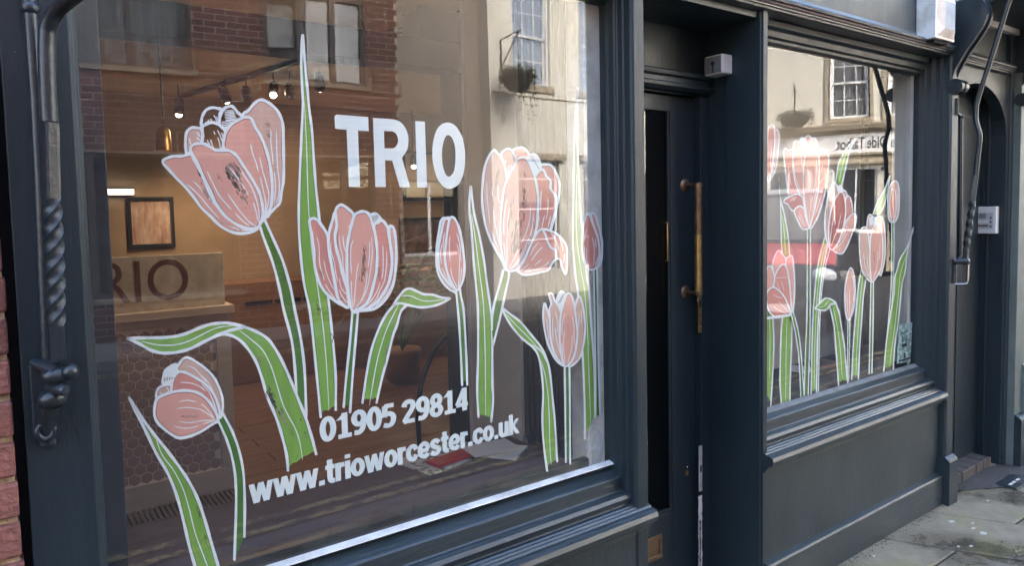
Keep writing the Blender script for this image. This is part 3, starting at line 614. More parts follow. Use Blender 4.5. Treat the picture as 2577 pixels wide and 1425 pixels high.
class Art:
    """one painted motif; T=(x0,y0,scale) turns tracing coordinates into photo pixels, then onto the pane"""
    def __init__(s, name, label, cat='window painting', group=None):
        s.o = thing(name, label, cat, (0, 0, 0), group); s.layer = 0; s.base = Y0 + 0.0115 - 0.0006*_slot[0]; _slot[0] += 1
    def yy(s): s.layer += 1; return s.base - 0.000011*s.layer
    def P(s, y): return lambda a, b: tuple(at(a, b, Y=y))
    def fill(s, pts, mk, name, parent=None, holes=()):
        return MB().poly([pts]+list(holes), s.P(s.yy())).build(name, M[mk], parent or s.o)
    def ribbon_mb(s, m, pts, w, y, closed=False, taper=False):
        P = s.P(y); n = len(pts); L, Q = [], []
        for i, (x, yv) in enumerate(pts):
            a = pts[i-1] if (closed or i > 0) else pts[i]; b = pts[(i+1) % n] if (closed or i < n-1) else pts[i]
            dx, dy = b[0]-a[0], b[1]-a[1]; l = math.hypot(dx, dy) or 1; nx, ny = -dy/l, dx/l
            ww = w/2*(1+0.10*math.sin(i*0.7+x*0.05))
            if taper: t = i/(n-1); ww *= min(1, 0.45+4*min(t, 1-t))
            L.append(P(x+nx*ww, yv+ny*ww)); Q.append(P(x-nx*ww, yv-ny*ww))
        v = L+Q; k = n if closed else n-1
        m.add(v, [(i, (i+1) % n, n+(i+1) % n, n+i) for i in range(k)])
        if not closed:                                     # rounded brush ends
            for e, d in ((0, 1), (n-1, -1)):
                x, yv = pts[e]; r_ = w/2*(0.45 if taper else 1)
                m.add([P(x+r_*math.cos(t*math.pi/4), yv+r_*math.sin(t*math.pi/4)) for t in range(8)], [tuple(range(8))])
        return m
    def petal(s, T, c, pts, w=6.0, fill=True):
        x0, y0, k = T; w *= 1.2
        q = crom([(x0+a/k, y0+b/k) for a, b in pts], 5, True)
        o = None
        if fill:
            o = s.fill(q, COLS[c], 'petal')
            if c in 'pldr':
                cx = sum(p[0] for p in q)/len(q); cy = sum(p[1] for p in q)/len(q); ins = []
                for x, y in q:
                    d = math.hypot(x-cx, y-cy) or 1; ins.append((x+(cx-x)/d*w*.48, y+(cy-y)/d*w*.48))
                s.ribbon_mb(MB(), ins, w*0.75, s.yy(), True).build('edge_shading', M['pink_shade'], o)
        s.ribbon_mb(MB(), q, w, s.yy(), True).build('outline', M['line'], o or s.o)
    def blade(s, T, L, Q, c='g', w=5.0, mid=None, name='leaf', ragged=True, closed_tip=False, wm=2.0, side=(True, True)):
        x0, y0, k = T; w *= 1.22; wm *= 1.15
        tr = lambda a: crom([(x0+p[0]/k, y0+p[1]/k) for p in a], 5)
        l, q = tr(L), tr(Q)
        end = []
        if ragged:
            (xa, ya), (xb, yb) = l[-1], q[-1]; n = 7; yy_ = (ya+yb)/2
            end = [(xa+(xb-xa)*i/n, (ya+(yb-ya)*i/n) - rs.uniform(2, 9) - 4) for i in range(1, n)]
            l2 = l[:-1]; q2 = q[:-1]
        else: l2, q2 = l, q
        o = s.fill(l2+end+list(reversed(q2)), COLS[c], name)
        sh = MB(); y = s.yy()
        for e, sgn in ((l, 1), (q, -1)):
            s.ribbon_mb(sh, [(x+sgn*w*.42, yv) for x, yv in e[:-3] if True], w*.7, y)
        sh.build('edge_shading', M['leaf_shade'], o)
        m = MB(); y = s.yy()
        if side[0]: s.ribbon_mb(m, l, w, y)
        if side[1]: s.ribbon_mb(m, q, w, y)
        m.build('outline', M['line'], o)
        if mid: s.ribbon_mb(MB(), tr(mid), wm, s.yy(), taper=True).build('midrib', M['line'], o)
        return o
    def lines(s, T, strokes, w=2.0, name='veins', mk='line'):
        x0, y0, k = T; m = MB(); y = s.yy(); w *= 1.12
        for st in strokes:
            pts = crom([(x0+a/k, y0+b/k) for a, b in st], 4); s.ribbon_mb(m, pts, w, y, taper=True)
        return m.build(name, M[mk], s.o, kind='stuff')
    def scuffs(s, T, patches, mk='scuff'):
        x0, y0, k = T; m = MB(); y = s.yy(); P = s.P(y)
        for (cx, cy, lx, ly, ang, n) in patches:            # a patch of short ragged dry-brush slivers
            for i in range(int(n*1.25)):
                u, v_ = rs.gauss(0, .36), rs.gauss(0, .36); ca, sa = math.cos(ang), math.sin(ang)
                px_ = cx+u*lx*ca-v_*ly*sa; py_ = cy+u*lx*sa+v_*ly*ca
                a = rs.uniform(.10, .34)*lx; b = rs.uniform(.06, .20)*ly; pts = []
                for t in range(7):
                    th = 2*math.pi*t/7; e = a*math.cos(th)*rs.uniform(.7, 1.1); f = b*math.sin(th)*rs.uniform(.6, 1.3)
                    pts.append((x0+(px_+e*ca-f*sa)/k, y0+(py_+e*sa+f*ca)/k))
                m.add([P(*p) for p in pts], [tuple(range(7))])
        return m.build('worn_patch', M[mk], s.o, kind='stuff')
def hatch(T, a0, a1, b0, b1, n):
    """n strokes between edge a0-a1 and edge b0-b1"""
    out = []
    for i in range(n):
        t = (i+.5)/n
        out.append([(a0[0]+(a1[0]-a0[0])*t, a0[1]+(a1[1]-a0[1])*t), (b0[0]+(b1[0]-b0[0])*t, b0[1]+(b1[1]-b0[1])*t)])
    return out
F = (0, 0, 1.0)
A_, B_, C_, D_ = (400, 240, 3.9556), (760, 500, 4.7467), (1190, 360, 4.188), (1080, 530, 6.475)
E_, G_, H7, K_ = (1340, 720, 2.9667), (300, 880, 2.6128), (300, 780, 3.3904), (780, 700, 3.561)

# --- large pane, back to front
a = Art('painted_leaf', 'tall upright painted leaf with a long white tip left of the word TRIO')
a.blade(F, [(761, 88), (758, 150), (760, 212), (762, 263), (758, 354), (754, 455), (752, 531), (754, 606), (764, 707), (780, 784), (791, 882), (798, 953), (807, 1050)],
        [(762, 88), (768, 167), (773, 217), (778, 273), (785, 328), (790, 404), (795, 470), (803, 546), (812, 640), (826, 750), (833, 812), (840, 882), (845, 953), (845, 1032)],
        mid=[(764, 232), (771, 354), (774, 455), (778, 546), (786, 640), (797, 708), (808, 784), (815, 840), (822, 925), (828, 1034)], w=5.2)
a.scuffs(F, [(800, 780, 26, 8, 1.45, 9), (838, 850, 30, 5, 1.5, 7)])
a = Art('painted_tulip', 'largest painted pink tulip, tilted left, with see-through striped petals at its top left')
a.blade(F, [(655, 572), (664, 600), (686, 660), (703, 725), (714, 780), (734, 857), (742, 927), (746, 998), (745, 1008)], [(664, 548), (687, 600), (711, 655), (730, 720), (742, 780), (757, 854), (766, 927), (770, 1016), (770, 1054)], c='s', name='stem', ragged=False, w=5.5)
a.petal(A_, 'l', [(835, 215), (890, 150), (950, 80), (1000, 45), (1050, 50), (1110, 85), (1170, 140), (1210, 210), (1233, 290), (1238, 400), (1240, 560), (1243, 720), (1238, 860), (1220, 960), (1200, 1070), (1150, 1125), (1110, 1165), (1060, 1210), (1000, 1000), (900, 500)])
a.lines(A_, [[(1115, 345), (1115, 480), (1130, 600), (1138, 690)], [(1170, 350), (1172, 520), (1180, 700), (1198, 860), (1195, 980), (1165, 1080)], [(1148, 760), (1160, 900), (1150, 1060)]], 2.4)
a.petal(A_, 'l', [(280, 590), (266, 520), (266, 430), (280, 360), (330, 320), (390, 325), (430, 330), (430, 400), (420, 470), (350, 500), (310, 560)])
a.petal(A_, 'p', [(430, 300), (425, 240), (440, 190), (470, 145), (530, 120), (590, 130), (625, 140), (605, 190), (595, 275), (520, 268)], fill=False)
a.petal(A_, 'p', [(600, 285), (605, 220), (622, 180), (650, 130), (710, 105), (745, 120), (780, 165), (825, 215), (740, 270), (660, 335)], fill=False)
a.petal(A_, 'p', [(430, 470), (440, 400), (425, 330), (455, 290), (500, 268), (560, 275), (620, 305), (660, 355), (645, 420), (632, 530), (540, 535), (480, 490)], fill=False)
a.lines(A_, [[(650+i*2, 150+i*16), (690, 152+i*15.5), (745+i*5, 150+i*13)] for i in range(7)]+[[(620, 265+i*18), (660, 262+i*17), (760-i*24, 240+i*22)] for i in range(4)], 2.2, 'stripes')
a.lines(A_, [[(545, 195), (565, 230), (580, 275)], [(570, 210), (590, 250)], [(515, 230), (525, 262)], [(490, 240), (498, 262)], [(545, 355), (558, 390)], [(583, 345), (610, 400), (630, 460)], [(480, 445), (510, 500)], [(515, 440), (530, 490), (545, 525)], [(585, 420), (605, 480), (612, 530)], [(625, 368), (640, 420)], [(375, 365), (410, 410)], [(375, 415), (410, 450)], [(300, 420), (318, 490)]], 2.4)
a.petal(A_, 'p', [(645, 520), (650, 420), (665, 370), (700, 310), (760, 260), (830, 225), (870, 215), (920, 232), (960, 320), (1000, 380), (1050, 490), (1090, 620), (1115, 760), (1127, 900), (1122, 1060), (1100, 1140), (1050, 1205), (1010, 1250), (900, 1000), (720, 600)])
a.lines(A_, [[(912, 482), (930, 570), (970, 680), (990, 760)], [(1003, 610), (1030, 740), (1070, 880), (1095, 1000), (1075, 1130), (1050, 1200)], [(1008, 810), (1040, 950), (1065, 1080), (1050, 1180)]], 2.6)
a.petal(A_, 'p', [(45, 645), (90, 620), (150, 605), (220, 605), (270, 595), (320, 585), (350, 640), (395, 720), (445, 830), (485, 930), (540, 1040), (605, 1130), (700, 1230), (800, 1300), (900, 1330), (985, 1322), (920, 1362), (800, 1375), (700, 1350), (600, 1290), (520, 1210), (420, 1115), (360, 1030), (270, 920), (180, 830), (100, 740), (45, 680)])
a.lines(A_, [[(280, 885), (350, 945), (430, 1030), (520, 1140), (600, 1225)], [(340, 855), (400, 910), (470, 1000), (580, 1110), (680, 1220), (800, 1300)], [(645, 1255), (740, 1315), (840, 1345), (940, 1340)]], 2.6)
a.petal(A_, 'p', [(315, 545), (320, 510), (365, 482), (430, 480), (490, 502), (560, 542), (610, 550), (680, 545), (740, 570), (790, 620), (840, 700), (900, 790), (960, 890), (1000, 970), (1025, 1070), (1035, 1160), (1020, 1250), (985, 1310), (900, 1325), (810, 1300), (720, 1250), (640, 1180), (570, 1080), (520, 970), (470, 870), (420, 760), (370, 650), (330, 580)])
a.lines(A_, [[(478, 755), (530, 860), (590, 980), (660, 1070), (722, 1135)], [(685, 705), (760, 790), (830, 890), (890, 990)], [(790, 705), (850, 800), (920, 910), (970, 1040), (995, 1160), (995, 1280)], [(685, 982), (740, 1060), (820, 1170), (900, 1260), (970, 1305)], [(940, 1068), (965, 1150), (985, 1250)], [(758, 1175), (830, 1245), (900, 1300)]], 2.6)
a.scuffs(A_, [(700, 790, 150, 45, 1.0, 18), (780, 920, 120, 40, 1.05, 14), (610, 820, 60, 26, 1.1, 7), (875, 1030, 70, 22, 1.25, 6)])
a.scuffs(A_, [(745, 760, 190, 80, .95, 12), (840, 960, 110, 50, 1.1, 10), (1080, 300, 70, 40, 1.3, 9), (1090, 390, 60, 30, 1.3, 8), (480, 1000, 130, 22, 1.0, 12), (700, 1290, 150, 20, .5, 8)], 'scuff_soft')
a.scuffs(A_, [(410, 800, 120, 16, 1.1, 9), (1100, 400, 40, 12, 1.4, 4), (440, 900, 80, 14, 1.1, 6)])
a = Art('painted_tulip', 'painted pink tulip with an open cup, upright under the letter T of TRIO')
a.blade(F, [(886, 778), (887, 784), (880, 868), (871, 953), (865, 1025)], [(900, 778), (901, 784), (894, 868), (887, 953), (881, 1038)], c='s', name='stem', w=5)
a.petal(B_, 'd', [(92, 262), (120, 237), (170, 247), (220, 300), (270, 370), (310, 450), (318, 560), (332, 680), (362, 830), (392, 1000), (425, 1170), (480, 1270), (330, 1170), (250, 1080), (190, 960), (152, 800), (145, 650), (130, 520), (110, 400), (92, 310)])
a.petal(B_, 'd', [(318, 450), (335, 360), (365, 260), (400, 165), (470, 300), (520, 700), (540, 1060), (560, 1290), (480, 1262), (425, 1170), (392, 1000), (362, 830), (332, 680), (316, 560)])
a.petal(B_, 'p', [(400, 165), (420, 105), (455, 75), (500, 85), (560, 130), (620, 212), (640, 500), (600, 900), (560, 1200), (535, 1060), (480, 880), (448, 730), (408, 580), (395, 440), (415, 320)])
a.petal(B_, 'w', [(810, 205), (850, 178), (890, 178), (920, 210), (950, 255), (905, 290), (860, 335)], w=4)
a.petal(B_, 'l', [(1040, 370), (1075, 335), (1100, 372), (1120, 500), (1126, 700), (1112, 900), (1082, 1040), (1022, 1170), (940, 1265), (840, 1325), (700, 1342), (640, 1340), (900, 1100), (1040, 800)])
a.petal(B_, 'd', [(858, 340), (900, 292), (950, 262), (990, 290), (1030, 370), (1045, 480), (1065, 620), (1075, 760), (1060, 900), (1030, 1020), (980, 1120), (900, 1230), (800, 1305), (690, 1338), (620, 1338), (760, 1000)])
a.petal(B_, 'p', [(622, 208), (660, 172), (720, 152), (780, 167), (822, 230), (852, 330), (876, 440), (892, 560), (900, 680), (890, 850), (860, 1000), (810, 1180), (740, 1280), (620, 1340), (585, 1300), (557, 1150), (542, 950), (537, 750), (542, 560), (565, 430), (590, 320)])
a.lines(B_, [[(178, 460), (205, 580), (210, 760), (235, 880), (268, 975)], [(262, 740), (290, 880), (340, 1010), (385, 1090)], [(278, 1020), (330, 1110), (400, 1200)], [(346, 510), (345, 620), (385, 760), (402, 880), (425, 990)], [(448, 430), (455, 570), (485, 690), (490, 820), (525, 950)], [(490, 440), (500, 560), (525, 640)], [(445, 950), (470, 1070), (535, 1150)], [(445, 1085), (480, 1170), (545, 1250)], [(560, 315), (565, 360)]], 2.0)
a.lines(B_, [[(615, 490), (585, 580), (582, 740), (592, 900)], [(675, 765), (650, 920), (635, 1100), (618, 1300)], [(590, 980), (592, 1120), (605, 1310)], [(808, 512), (808, 660), (790, 820)], [(828, 460), (840, 620), (830, 760), (810, 920), (770, 1100), (690, 1250), (630, 1320)], [(778, 880), (765, 1020), (725, 1180), (640, 1310)], [(966, 560), (970, 700), (968, 860), (952, 970)], [(1010, 615), (1010, 800), (985, 980), (930, 1100), (880, 1210), (780, 1300)], [(935, 1000), (890, 1120), (800, 1250), (700, 1320)], [(1060, 1060), (990, 1180), (880, 1280)]], 2.0)
a.lines(B_, [[(830+i*14, 205-i*3), (858+i*12, 290-i*12)] for i in range(6)], 1.2, 'hatching', 'scuff')
a.scuffs(B_, [(745, 640, 130, 22, 1.5, 10), (735, 760, 160, 26, 1.6, 12), (715, 930, 110, 30, 1.6, 14), (680, 685, 26, 10, 1.5, 3), (920, 920, 50, 18, 1.5, 6)])
a.scuffs(B_, [(745, 800, 220, 34, 1.55, 12), (920, 880, 130, 26, 1.5, 12), (225, 890, 120, 22, 1.25, 10), (470, 1200, 80, 22, .8, 7), (915, 720, 90, 10, 1.5, 6)], 'scuff_soft')
a.scuffs(B_, [(215, 880, 70, 12, 1.25, 6)])
a = Art('painted_leaf', 'painted green leaf bent over to the right beside the open cup tulip')
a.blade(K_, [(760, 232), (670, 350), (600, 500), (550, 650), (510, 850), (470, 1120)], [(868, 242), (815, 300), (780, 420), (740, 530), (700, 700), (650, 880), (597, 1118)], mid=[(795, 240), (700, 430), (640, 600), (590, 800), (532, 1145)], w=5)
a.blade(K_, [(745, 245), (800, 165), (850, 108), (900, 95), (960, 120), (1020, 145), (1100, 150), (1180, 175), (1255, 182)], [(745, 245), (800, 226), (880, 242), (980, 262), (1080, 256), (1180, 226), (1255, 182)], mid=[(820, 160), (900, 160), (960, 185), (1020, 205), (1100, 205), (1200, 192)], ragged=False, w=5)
a.scuffs(K_, [(880, 180, 60, 20, .2, 8), (495, 1050, 40, 8, 1.4, 4)], 'scuff'); a.scuffs(K_, [(680, 680, 160, 14, 1.75, 9)], 'scuff_soft')
a = Art('painted_tulip', 'closed pink tulip bud painted just under the letters I and O of TRIO')
a.blade(F, [(1147, 728), (1149, 745), (1155, 812), (1160, 897), (1163, 970)], [(1157, 726), (1160, 745), (1167, 784), (1173, 882), (1176, 969)], c='s', name='stem', w=4.5)
a.petal(D_, 'l', [(205, 150), (235, 120), (285, 122), (325, 162), (330, 700), (440, 1290), (390, 1312), (330, 1285), (230, 1180), (150, 1030), (120, 850), (120, 650), (145, 430), (180, 220)], w=5)
a.petal(D_, 'd', [(262, 132), (325, 165), (330, 400), (300, 800), (400, 1230), (420, 1270), (300, 1170), (180, 985), (150, 800), (157, 600), (200, 350), (240, 180)], w=4.5)
a.petal(D_, 'd', [(380, 104), (440, 170), (490, 300), (530, 480), (560, 700), (576, 900), (560, 1100), (500, 1250), (445, 1290), (370, 1190), (310, 1050), (270, 900), (255, 750), (270, 560), (290, 380), (320, 200), (345, 125)], w=5)
a.lines(D_, [[(345, 405), (330, 520), (333, 680), (342, 830)], [(443, 365), (480, 470), (505, 590), (508, 710), (520, 830)], [(450, 540), (485, 680), (495, 850), (490, 1050), (470, 1250)], [(350, 925), (370, 1060), (415, 1170), (455, 1250)], [(530, 935), (515, 1100), (480, 1240)], [(250, 350), (235, 470), (230, 590), (240, 690)], [(215, 540), (185, 680), (200, 870)], [(210, 930), (260, 1050), (340, 1180)]], 1.9)
a = Art('painted_leaf', 'slim upright painted leaf rising beside the largest upright tulip on the right')
a.blade(F, [(1184, 470), (1181, 526), (1187, 581), (1192, 657), (1198, 718), (1203, 784), (1203, 897), (1201, 981), (1204, 1050)], [(1185, 470), (1193, 536), (1206, 591), (1218, 657), (1226, 718), (1232, 760), (1238, 812), (1239, 897), (1239, 967), (1241, 1009), (1236, 1062)], mid=[(1187, 540), (1196, 600), (1206, 680), (1214, 740), (1218, 790), (1221, 897), (1222, 1046)], w=4.6)
a = Art('painted_tulip', 'large upright painted pink tulip with one petal flopping over to the right')
a.blade(F, [(1266, 680), (1258, 715), (1246, 756), (1239, 795), (1238, 830)], [(1281, 682), (1280, 700), (1269, 750), (1257, 807), (1241, 868)], c='s', name='stem', w=4.6, ragged=False)
a.petal(C_, 'p', [(415, 85), (470, 55), (530, 50), (580, 100), (592, 132), (540, 200), (455, 185)], w=5)
a.petal(C_, 'p', [(300, 122), (330, 77), (375, 60), (420, 90), (455, 185), (440, 280), (375, 400), (345, 330), (320, 220)], w=5)
a.petal(C_, 'w', [(580, 132), (620, 117), (660, 120), (700, 180), (716, 242), (685, 300), (655, 350), (600, 220)], w=4.5)
a.petal(C_, 'd', [(715, 245), (770, 225), (830, 240), (880, 320), (912, 430), (906, 560), (890, 640), (870, 740), (840, 850), (815, 915), (740, 800), (700, 400)], w=5)
a.petal(C_, 'd', [(660, 350), (690, 302), (725, 277), (755, 300), (775, 350), (820, 400), (820, 480), (860, 540), (885, 610), (870, 720), (830, 860), (812, 920), (750, 915), (690, 940), (655, 990), (640, 700), (640, 450)], w=5)
a.petal(C_, 'l', [(220, 75), (260, 108), (298, 148), (335, 240), (355, 345), (380, 600), (380, 1000), (355, 1330), (315, 1250), (250, 1140), (180, 1000), (130, 850), (100, 650), (100, 480), (120, 280), (160, 160)], w=5)
a.petal(C_, 'p', [(455, 190), (490, 157), (530, 147), (570, 165), (602, 220), (642, 320), (667, 420), (686, 560), (686, 700), (670, 880), (640, 1010), (580, 1150), (510, 1270), (460, 1335), (370, 1345), (320, 1230), (295, 1060), (290, 880), (300, 700), (330, 480), (380, 345), (430, 255)], w=5)
a.petal(C_, 'p', [(470, 1342), (530, 1260), (590, 1120), (650, 990), (700, 925), (750, 910), (775, 990), (800, 1070), (830, 1110), (870, 1130), (882, 1210), (840, 1260), (790, 1340), (680, 1370), (550, 1390), (490, 1365)], w=4.6)
a.petal(C_, 'd', [(745, 912), (820, 925), (900, 970), (960, 1040), (990, 1110), (992, 1200), (982, 1382), (940, 1310), (920, 1230), (882, 1212), (870, 1130), (825, 1100), (790, 1040), (770, 980)], w=4.6)
a.lines(C_, [[(148, 420), (150, 560), (165, 720), (180, 850)], [(205, 470), (210, 620), (235, 850), (280, 1060), (320, 1240)], [(265, 440), (268, 580), (300, 640)], [(195, 925), (240, 1050), (300, 1200)], [(362, 570), (340, 700), (325, 850), (330, 975)], [(385, 680), (365, 850), (360, 1050), (360, 1320)], [(328, 1050), (340, 1200), (352, 1320)], [(605, 670), (600, 800), (560, 950), (510, 1060)], [(640, 745), (625, 900), (560, 1080), (470, 1240), (390, 1335)], [(620, 985), (560, 1120), (480, 1250), (400, 1340)], [(490, 1095), (440, 1210), (375, 1335)], [(380, 230), (378, 330)], [(408, 230), (400, 310)], [(460, 110), (455, 160)], [(345, 180), (345, 210)]], 1.9)
a.lines(C_, [[(722, 500), (715, 600), (715, 710)], [(795, 590), (790, 700), (775, 805)], [(755, 760), (725, 900)], [(820, 770), (790, 890)], [(700, 770), (680, 900)], [(700, 1040), (640, 1110), (605, 1190)], [(735, 1095), (680, 1150), (615, 1240)], [(725, 1225), (650, 1290)], [(800, 1245), (750, 1300), (640, 1340)], [(590, 1275), (520, 1335), (480, 1350)], [(640, 1330), (560, 1370)], [(820, 935), (860, 1010), (895, 1070), (908, 1155)], [(855, 965), (875, 1010)], [(905, 985), (935, 1060), (950, 1140)], [(965, 1160), (958, 1270)], [(610, 1310), (540, 1370)]], 1.9)
a.lines(C_, [[(590+i*13, 150+i*14), (640+i*8, 135+i*18)] for i in range(9)], 1.2, 'hatching', 'scuff')
a.scuffs(C_, [(545, 330, 60, 16, 1.5, 6), (540, 480, 120, 20, 1.57, 10), (540, 570, 130, 24, 1.57, 14), (530, 640, 70, 22, 1.6, 7), (535, 780, 90, 24, 1.57, 10), (510, 860, 60, 16, 1.5, 5), (510, 960, 60, 14, 1.5, 6), (505, 1140, 60, 18, 2.0, 6), (805, 580, 50, 10, 1.4, 4), (600, 1000, 50, 16, .8, 5)])
a.scuffs(C_, [(450, 1000, 260, 50, 1.7, 26), (250, 400, 200, 22, 1.7, 14), (215, 650, 200, 20, 1.5, 9), (400, 720, 220, 26, 1.75, 12), (350, 570, 60, 20, 2.0, 5), (640, 880, 70, 18, 1.5, 5), (575, 1080, 110, 22, 2.0, 9)], 'scuff_soft')
a = Art('painted_leaf', 'longest thin painted leaf close to the right edge of the large window')
a.blade(F, [(1454, 222), (1449, 283), (1446, 354), (1444, 432), (1443, 503), (1442, 575), (1443, 635), (1449, 700), (1453, 725), (1461, 804), (1466, 888), (1471, 1006), (1472, 1104)], [(1455, 222), (1453, 303), (1453, 360), (1457, 455), (1460, 527), (1466, 587), (1476, 694), (1482, 725), (1488, 821), (1496, 939), (1498, 1052)], mid=[(1451, 440), (1450, 520), (1452, 600), (1462, 680), (1470, 725), (1478, 821), (1482, 939), (1487, 1076)], w=4.2, wm=1.6)
a = Art('painted_tulip', 'slim closed pink tulip bud painted at the right edge of the large window')
a.blade(F, [(1494, 676), (1495, 720), (1498, 888), (1499, 1050)], [(1502, 676), (1503.5, 720), (1506, 888), (1510, 1044)], c='s', name='stem', w=3.4, ragged=False)
a.petal(C_, 'p', [(1245, 770), (1270, 742), (1297, 780), (1332, 900), (1357, 1020), (1362, 1150), (1345, 1270), (1290, 1325), (1270, 1200), (1290, 1000)], w=4.6)
a.petal(C_, 'd', [(1190, 772), (1215, 747), (1240, 780), (1275, 880), (1310, 980), (1330, 1080), (1335, 1200), (1310, 1300), (1260, 1337), (1210, 1320), (1170, 1240), (1150, 1120), (1155, 950), (1170, 850)], w=4.6)
a.lines(C_, [[(1195, 905), (1175, 1035)], [(1180, 1090), (1175, 1200), (1215, 1310)], [(1200, 1100), (1200, 1220), (1225, 1315)], [(1255, 980), (1280, 1120), (1270, 1300)], [(1290, 1010), (1300, 1100)], [(1310, 950), (1335, 1080)], [(1290, 1290), (1330, 1180)]], 1.7)
a = Art('painted_tulip', 'pale upright painted tulip low in the right corner of the large window')
a.blade(F, [(1421, 916), (1421, 924), (1422, 990), (1424, 1164)], [(1433, 916), (1433, 924), (1434, 990), (1435, 1168)], c='s', name='stem', w=3.8)
a.petal(E_, 'l', [(88, 128), (110, 180), (130, 250), (160, 420), (240, 590), (180, 560), (122, 450), (95, 350), (80, 230)], w=4)
a.petal(E_, 'l', [(320, 150), (345, 80), (370, 120), (388, 230), (393, 320), (380, 440), (345, 550), (265, 597), (290, 420), (300, 280)], w=4)
a.petal(E_, 'l', [(122, 62), (150, 62), (168, 112), (198, 162), (225, 260), (230, 420), (245, 592), (175, 525), (137, 400), (130, 250), (125, 180), (140, 130)], w=4)
a.petal(E_, 'w', [(182, 112), (200, 52), (225, 40), (246, 70), (235, 130), (207, 170)], w=3.6)
a.petal(E_, 'p', [(265, 55), (295, 80), (310, 140), (325, 250), (335, 370), (312, 520), (260, 597), (232, 580), (207, 450), (205, 310), (215, 200), (240, 105)], w=4)
a.lines(E_, [[(105, 240), (115, 330), (120, 410)], [(150, 240), (150, 330), (155, 415)], [(170, 185), (190, 280), (185, 345)], [(170, 310), (185, 430), (230, 560)], [(240, 210), (220, 290), (220, 370)], [(243, 335), (230, 440), (245, 580)], [(297, 220), (312, 310), (310, 370), (320, 460)], [(297, 370), (290, 470), (262, 580)], [(350, 210), (345, 310)], [(365, 180), (365, 290)], [(220, 430), (225, 520)]], 1.6)
a.lines(E_, [[(188+i*5, 130-i*9), (215+i*4, 118-i*9)] for i in range(8)], 1.0, 'hatching', 'scuff')
a.scuffs(E_, [(267, 235, 26, 9, 1.5, 4), (268, 290, 24, 8, 1.5, 4), (272, 320, 20, 8, 1.5, 3)])
a = Art('painted_leaf', 'thin painted leaf folding down to the left of the pale low tulip')
a.blade(F, [(1263, 774), (1272, 796), (1291, 826), (1314, 852), (1340, 874), (1353, 892), (1362, 929), (1367, 990), (1365, 1057), (1369, 1125), (1377, 1186)], [(1264, 775), (1283, 790), (1311, 812), (1340, 847), (1360, 872), (1375, 902), (1384, 939), (1391, 1006), (1397, 1074), (1402, 1162)], mid=[(1361, 905), (1374, 956), (1381, 1023), (1384, 1124), (1387, 1170)], w=4.2, wm=1.7)
a.lines(F, [[(1272, 790), (1295, 815), (1325, 845), (1350, 872)]], 1.8); a.lines(F, [[(1338, 868), (1352, 876), (1366, 890), (1378, 915)]], 3.4, 'fold_line')
a = Art('painted_leaf', 'widest painted leaf arching over and pointing left at the foot of the large window')
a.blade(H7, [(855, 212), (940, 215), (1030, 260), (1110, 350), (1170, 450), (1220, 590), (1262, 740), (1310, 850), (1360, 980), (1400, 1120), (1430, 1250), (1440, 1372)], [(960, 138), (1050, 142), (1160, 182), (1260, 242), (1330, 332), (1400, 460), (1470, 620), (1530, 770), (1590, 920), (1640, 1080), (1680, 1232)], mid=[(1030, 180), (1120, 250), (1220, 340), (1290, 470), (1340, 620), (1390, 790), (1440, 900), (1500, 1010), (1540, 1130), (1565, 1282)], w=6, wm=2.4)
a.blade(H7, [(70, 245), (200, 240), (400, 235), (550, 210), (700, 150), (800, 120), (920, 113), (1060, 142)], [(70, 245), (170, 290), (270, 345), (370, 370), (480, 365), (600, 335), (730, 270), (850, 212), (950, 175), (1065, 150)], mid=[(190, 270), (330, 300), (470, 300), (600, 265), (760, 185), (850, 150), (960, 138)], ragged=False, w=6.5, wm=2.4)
a.scuffs(H7, [(1310, 780, 130, 40, 1.1, 24), (1290, 720, 70, 24, 1.1, 8), (1600, 1080, 60, 14, 1.3, 6), (1550, 940, 40, 14, 1.3, 5), (1475, 1060, 60, 12, 1.2, 5), (1515, 1260, 50, 10, 1.7, 5)]); a.scuffs(H7, [(1300, 430, 60, 10, 1.1, 6), (1390, 920, 120, 40, 1.0, 8), (1200, 430, 80, 20, 1.2, 8)], 'scuff_soft')
a = Art('painted_tulip', 'nodding painted pink tulip facing left, lowest on the left of the large window')
a.blade(F, [(549, 1060), (568, 1102), (585, 1156), (593, 1213), (594, 1282), (590, 1410)], [(561, 1042), (583, 1083), (600, 1129), (612, 1186), (616, 1263), (615, 1352)], c='s', name='stem', w=5.2, ragged=False)
a.petal(G_, 'w', [(290, 228), (290, 180), (310, 130), (370, 97), (388, 140), (370, 180), (347, 238)], w=5)
a.petal(G_, 'l', [(250, 322), (245, 280), (270, 247), (330, 232), (348, 250), (352, 285), (300, 305)], w=5)
a.petal(G_, 'l', [(385, 142), (397, 92), (430, 56), (470, 60), (560, 120), (620, 182), (660, 260), (681, 340), (676, 410), (657, 448), (600, 350), (500, 220)], w=5.4)
a.petal(G_, 'd', [(345, 245), (360, 182), (390, 150), (430, 150), (500, 185), (570, 232), (620, 292), (652, 372), (660, 445), (600, 420), (500, 330), (360, 290)], w=5.4)
a.petal(G_, 'p', [(245, 332), (290, 302), (350, 281), (440, 270), (520, 287), (580, 332), (622, 392), (650, 462), (600, 500), (520, 550), (420, 582), (360, 570), (290, 520), (245, 470), (230, 410)], w=6)
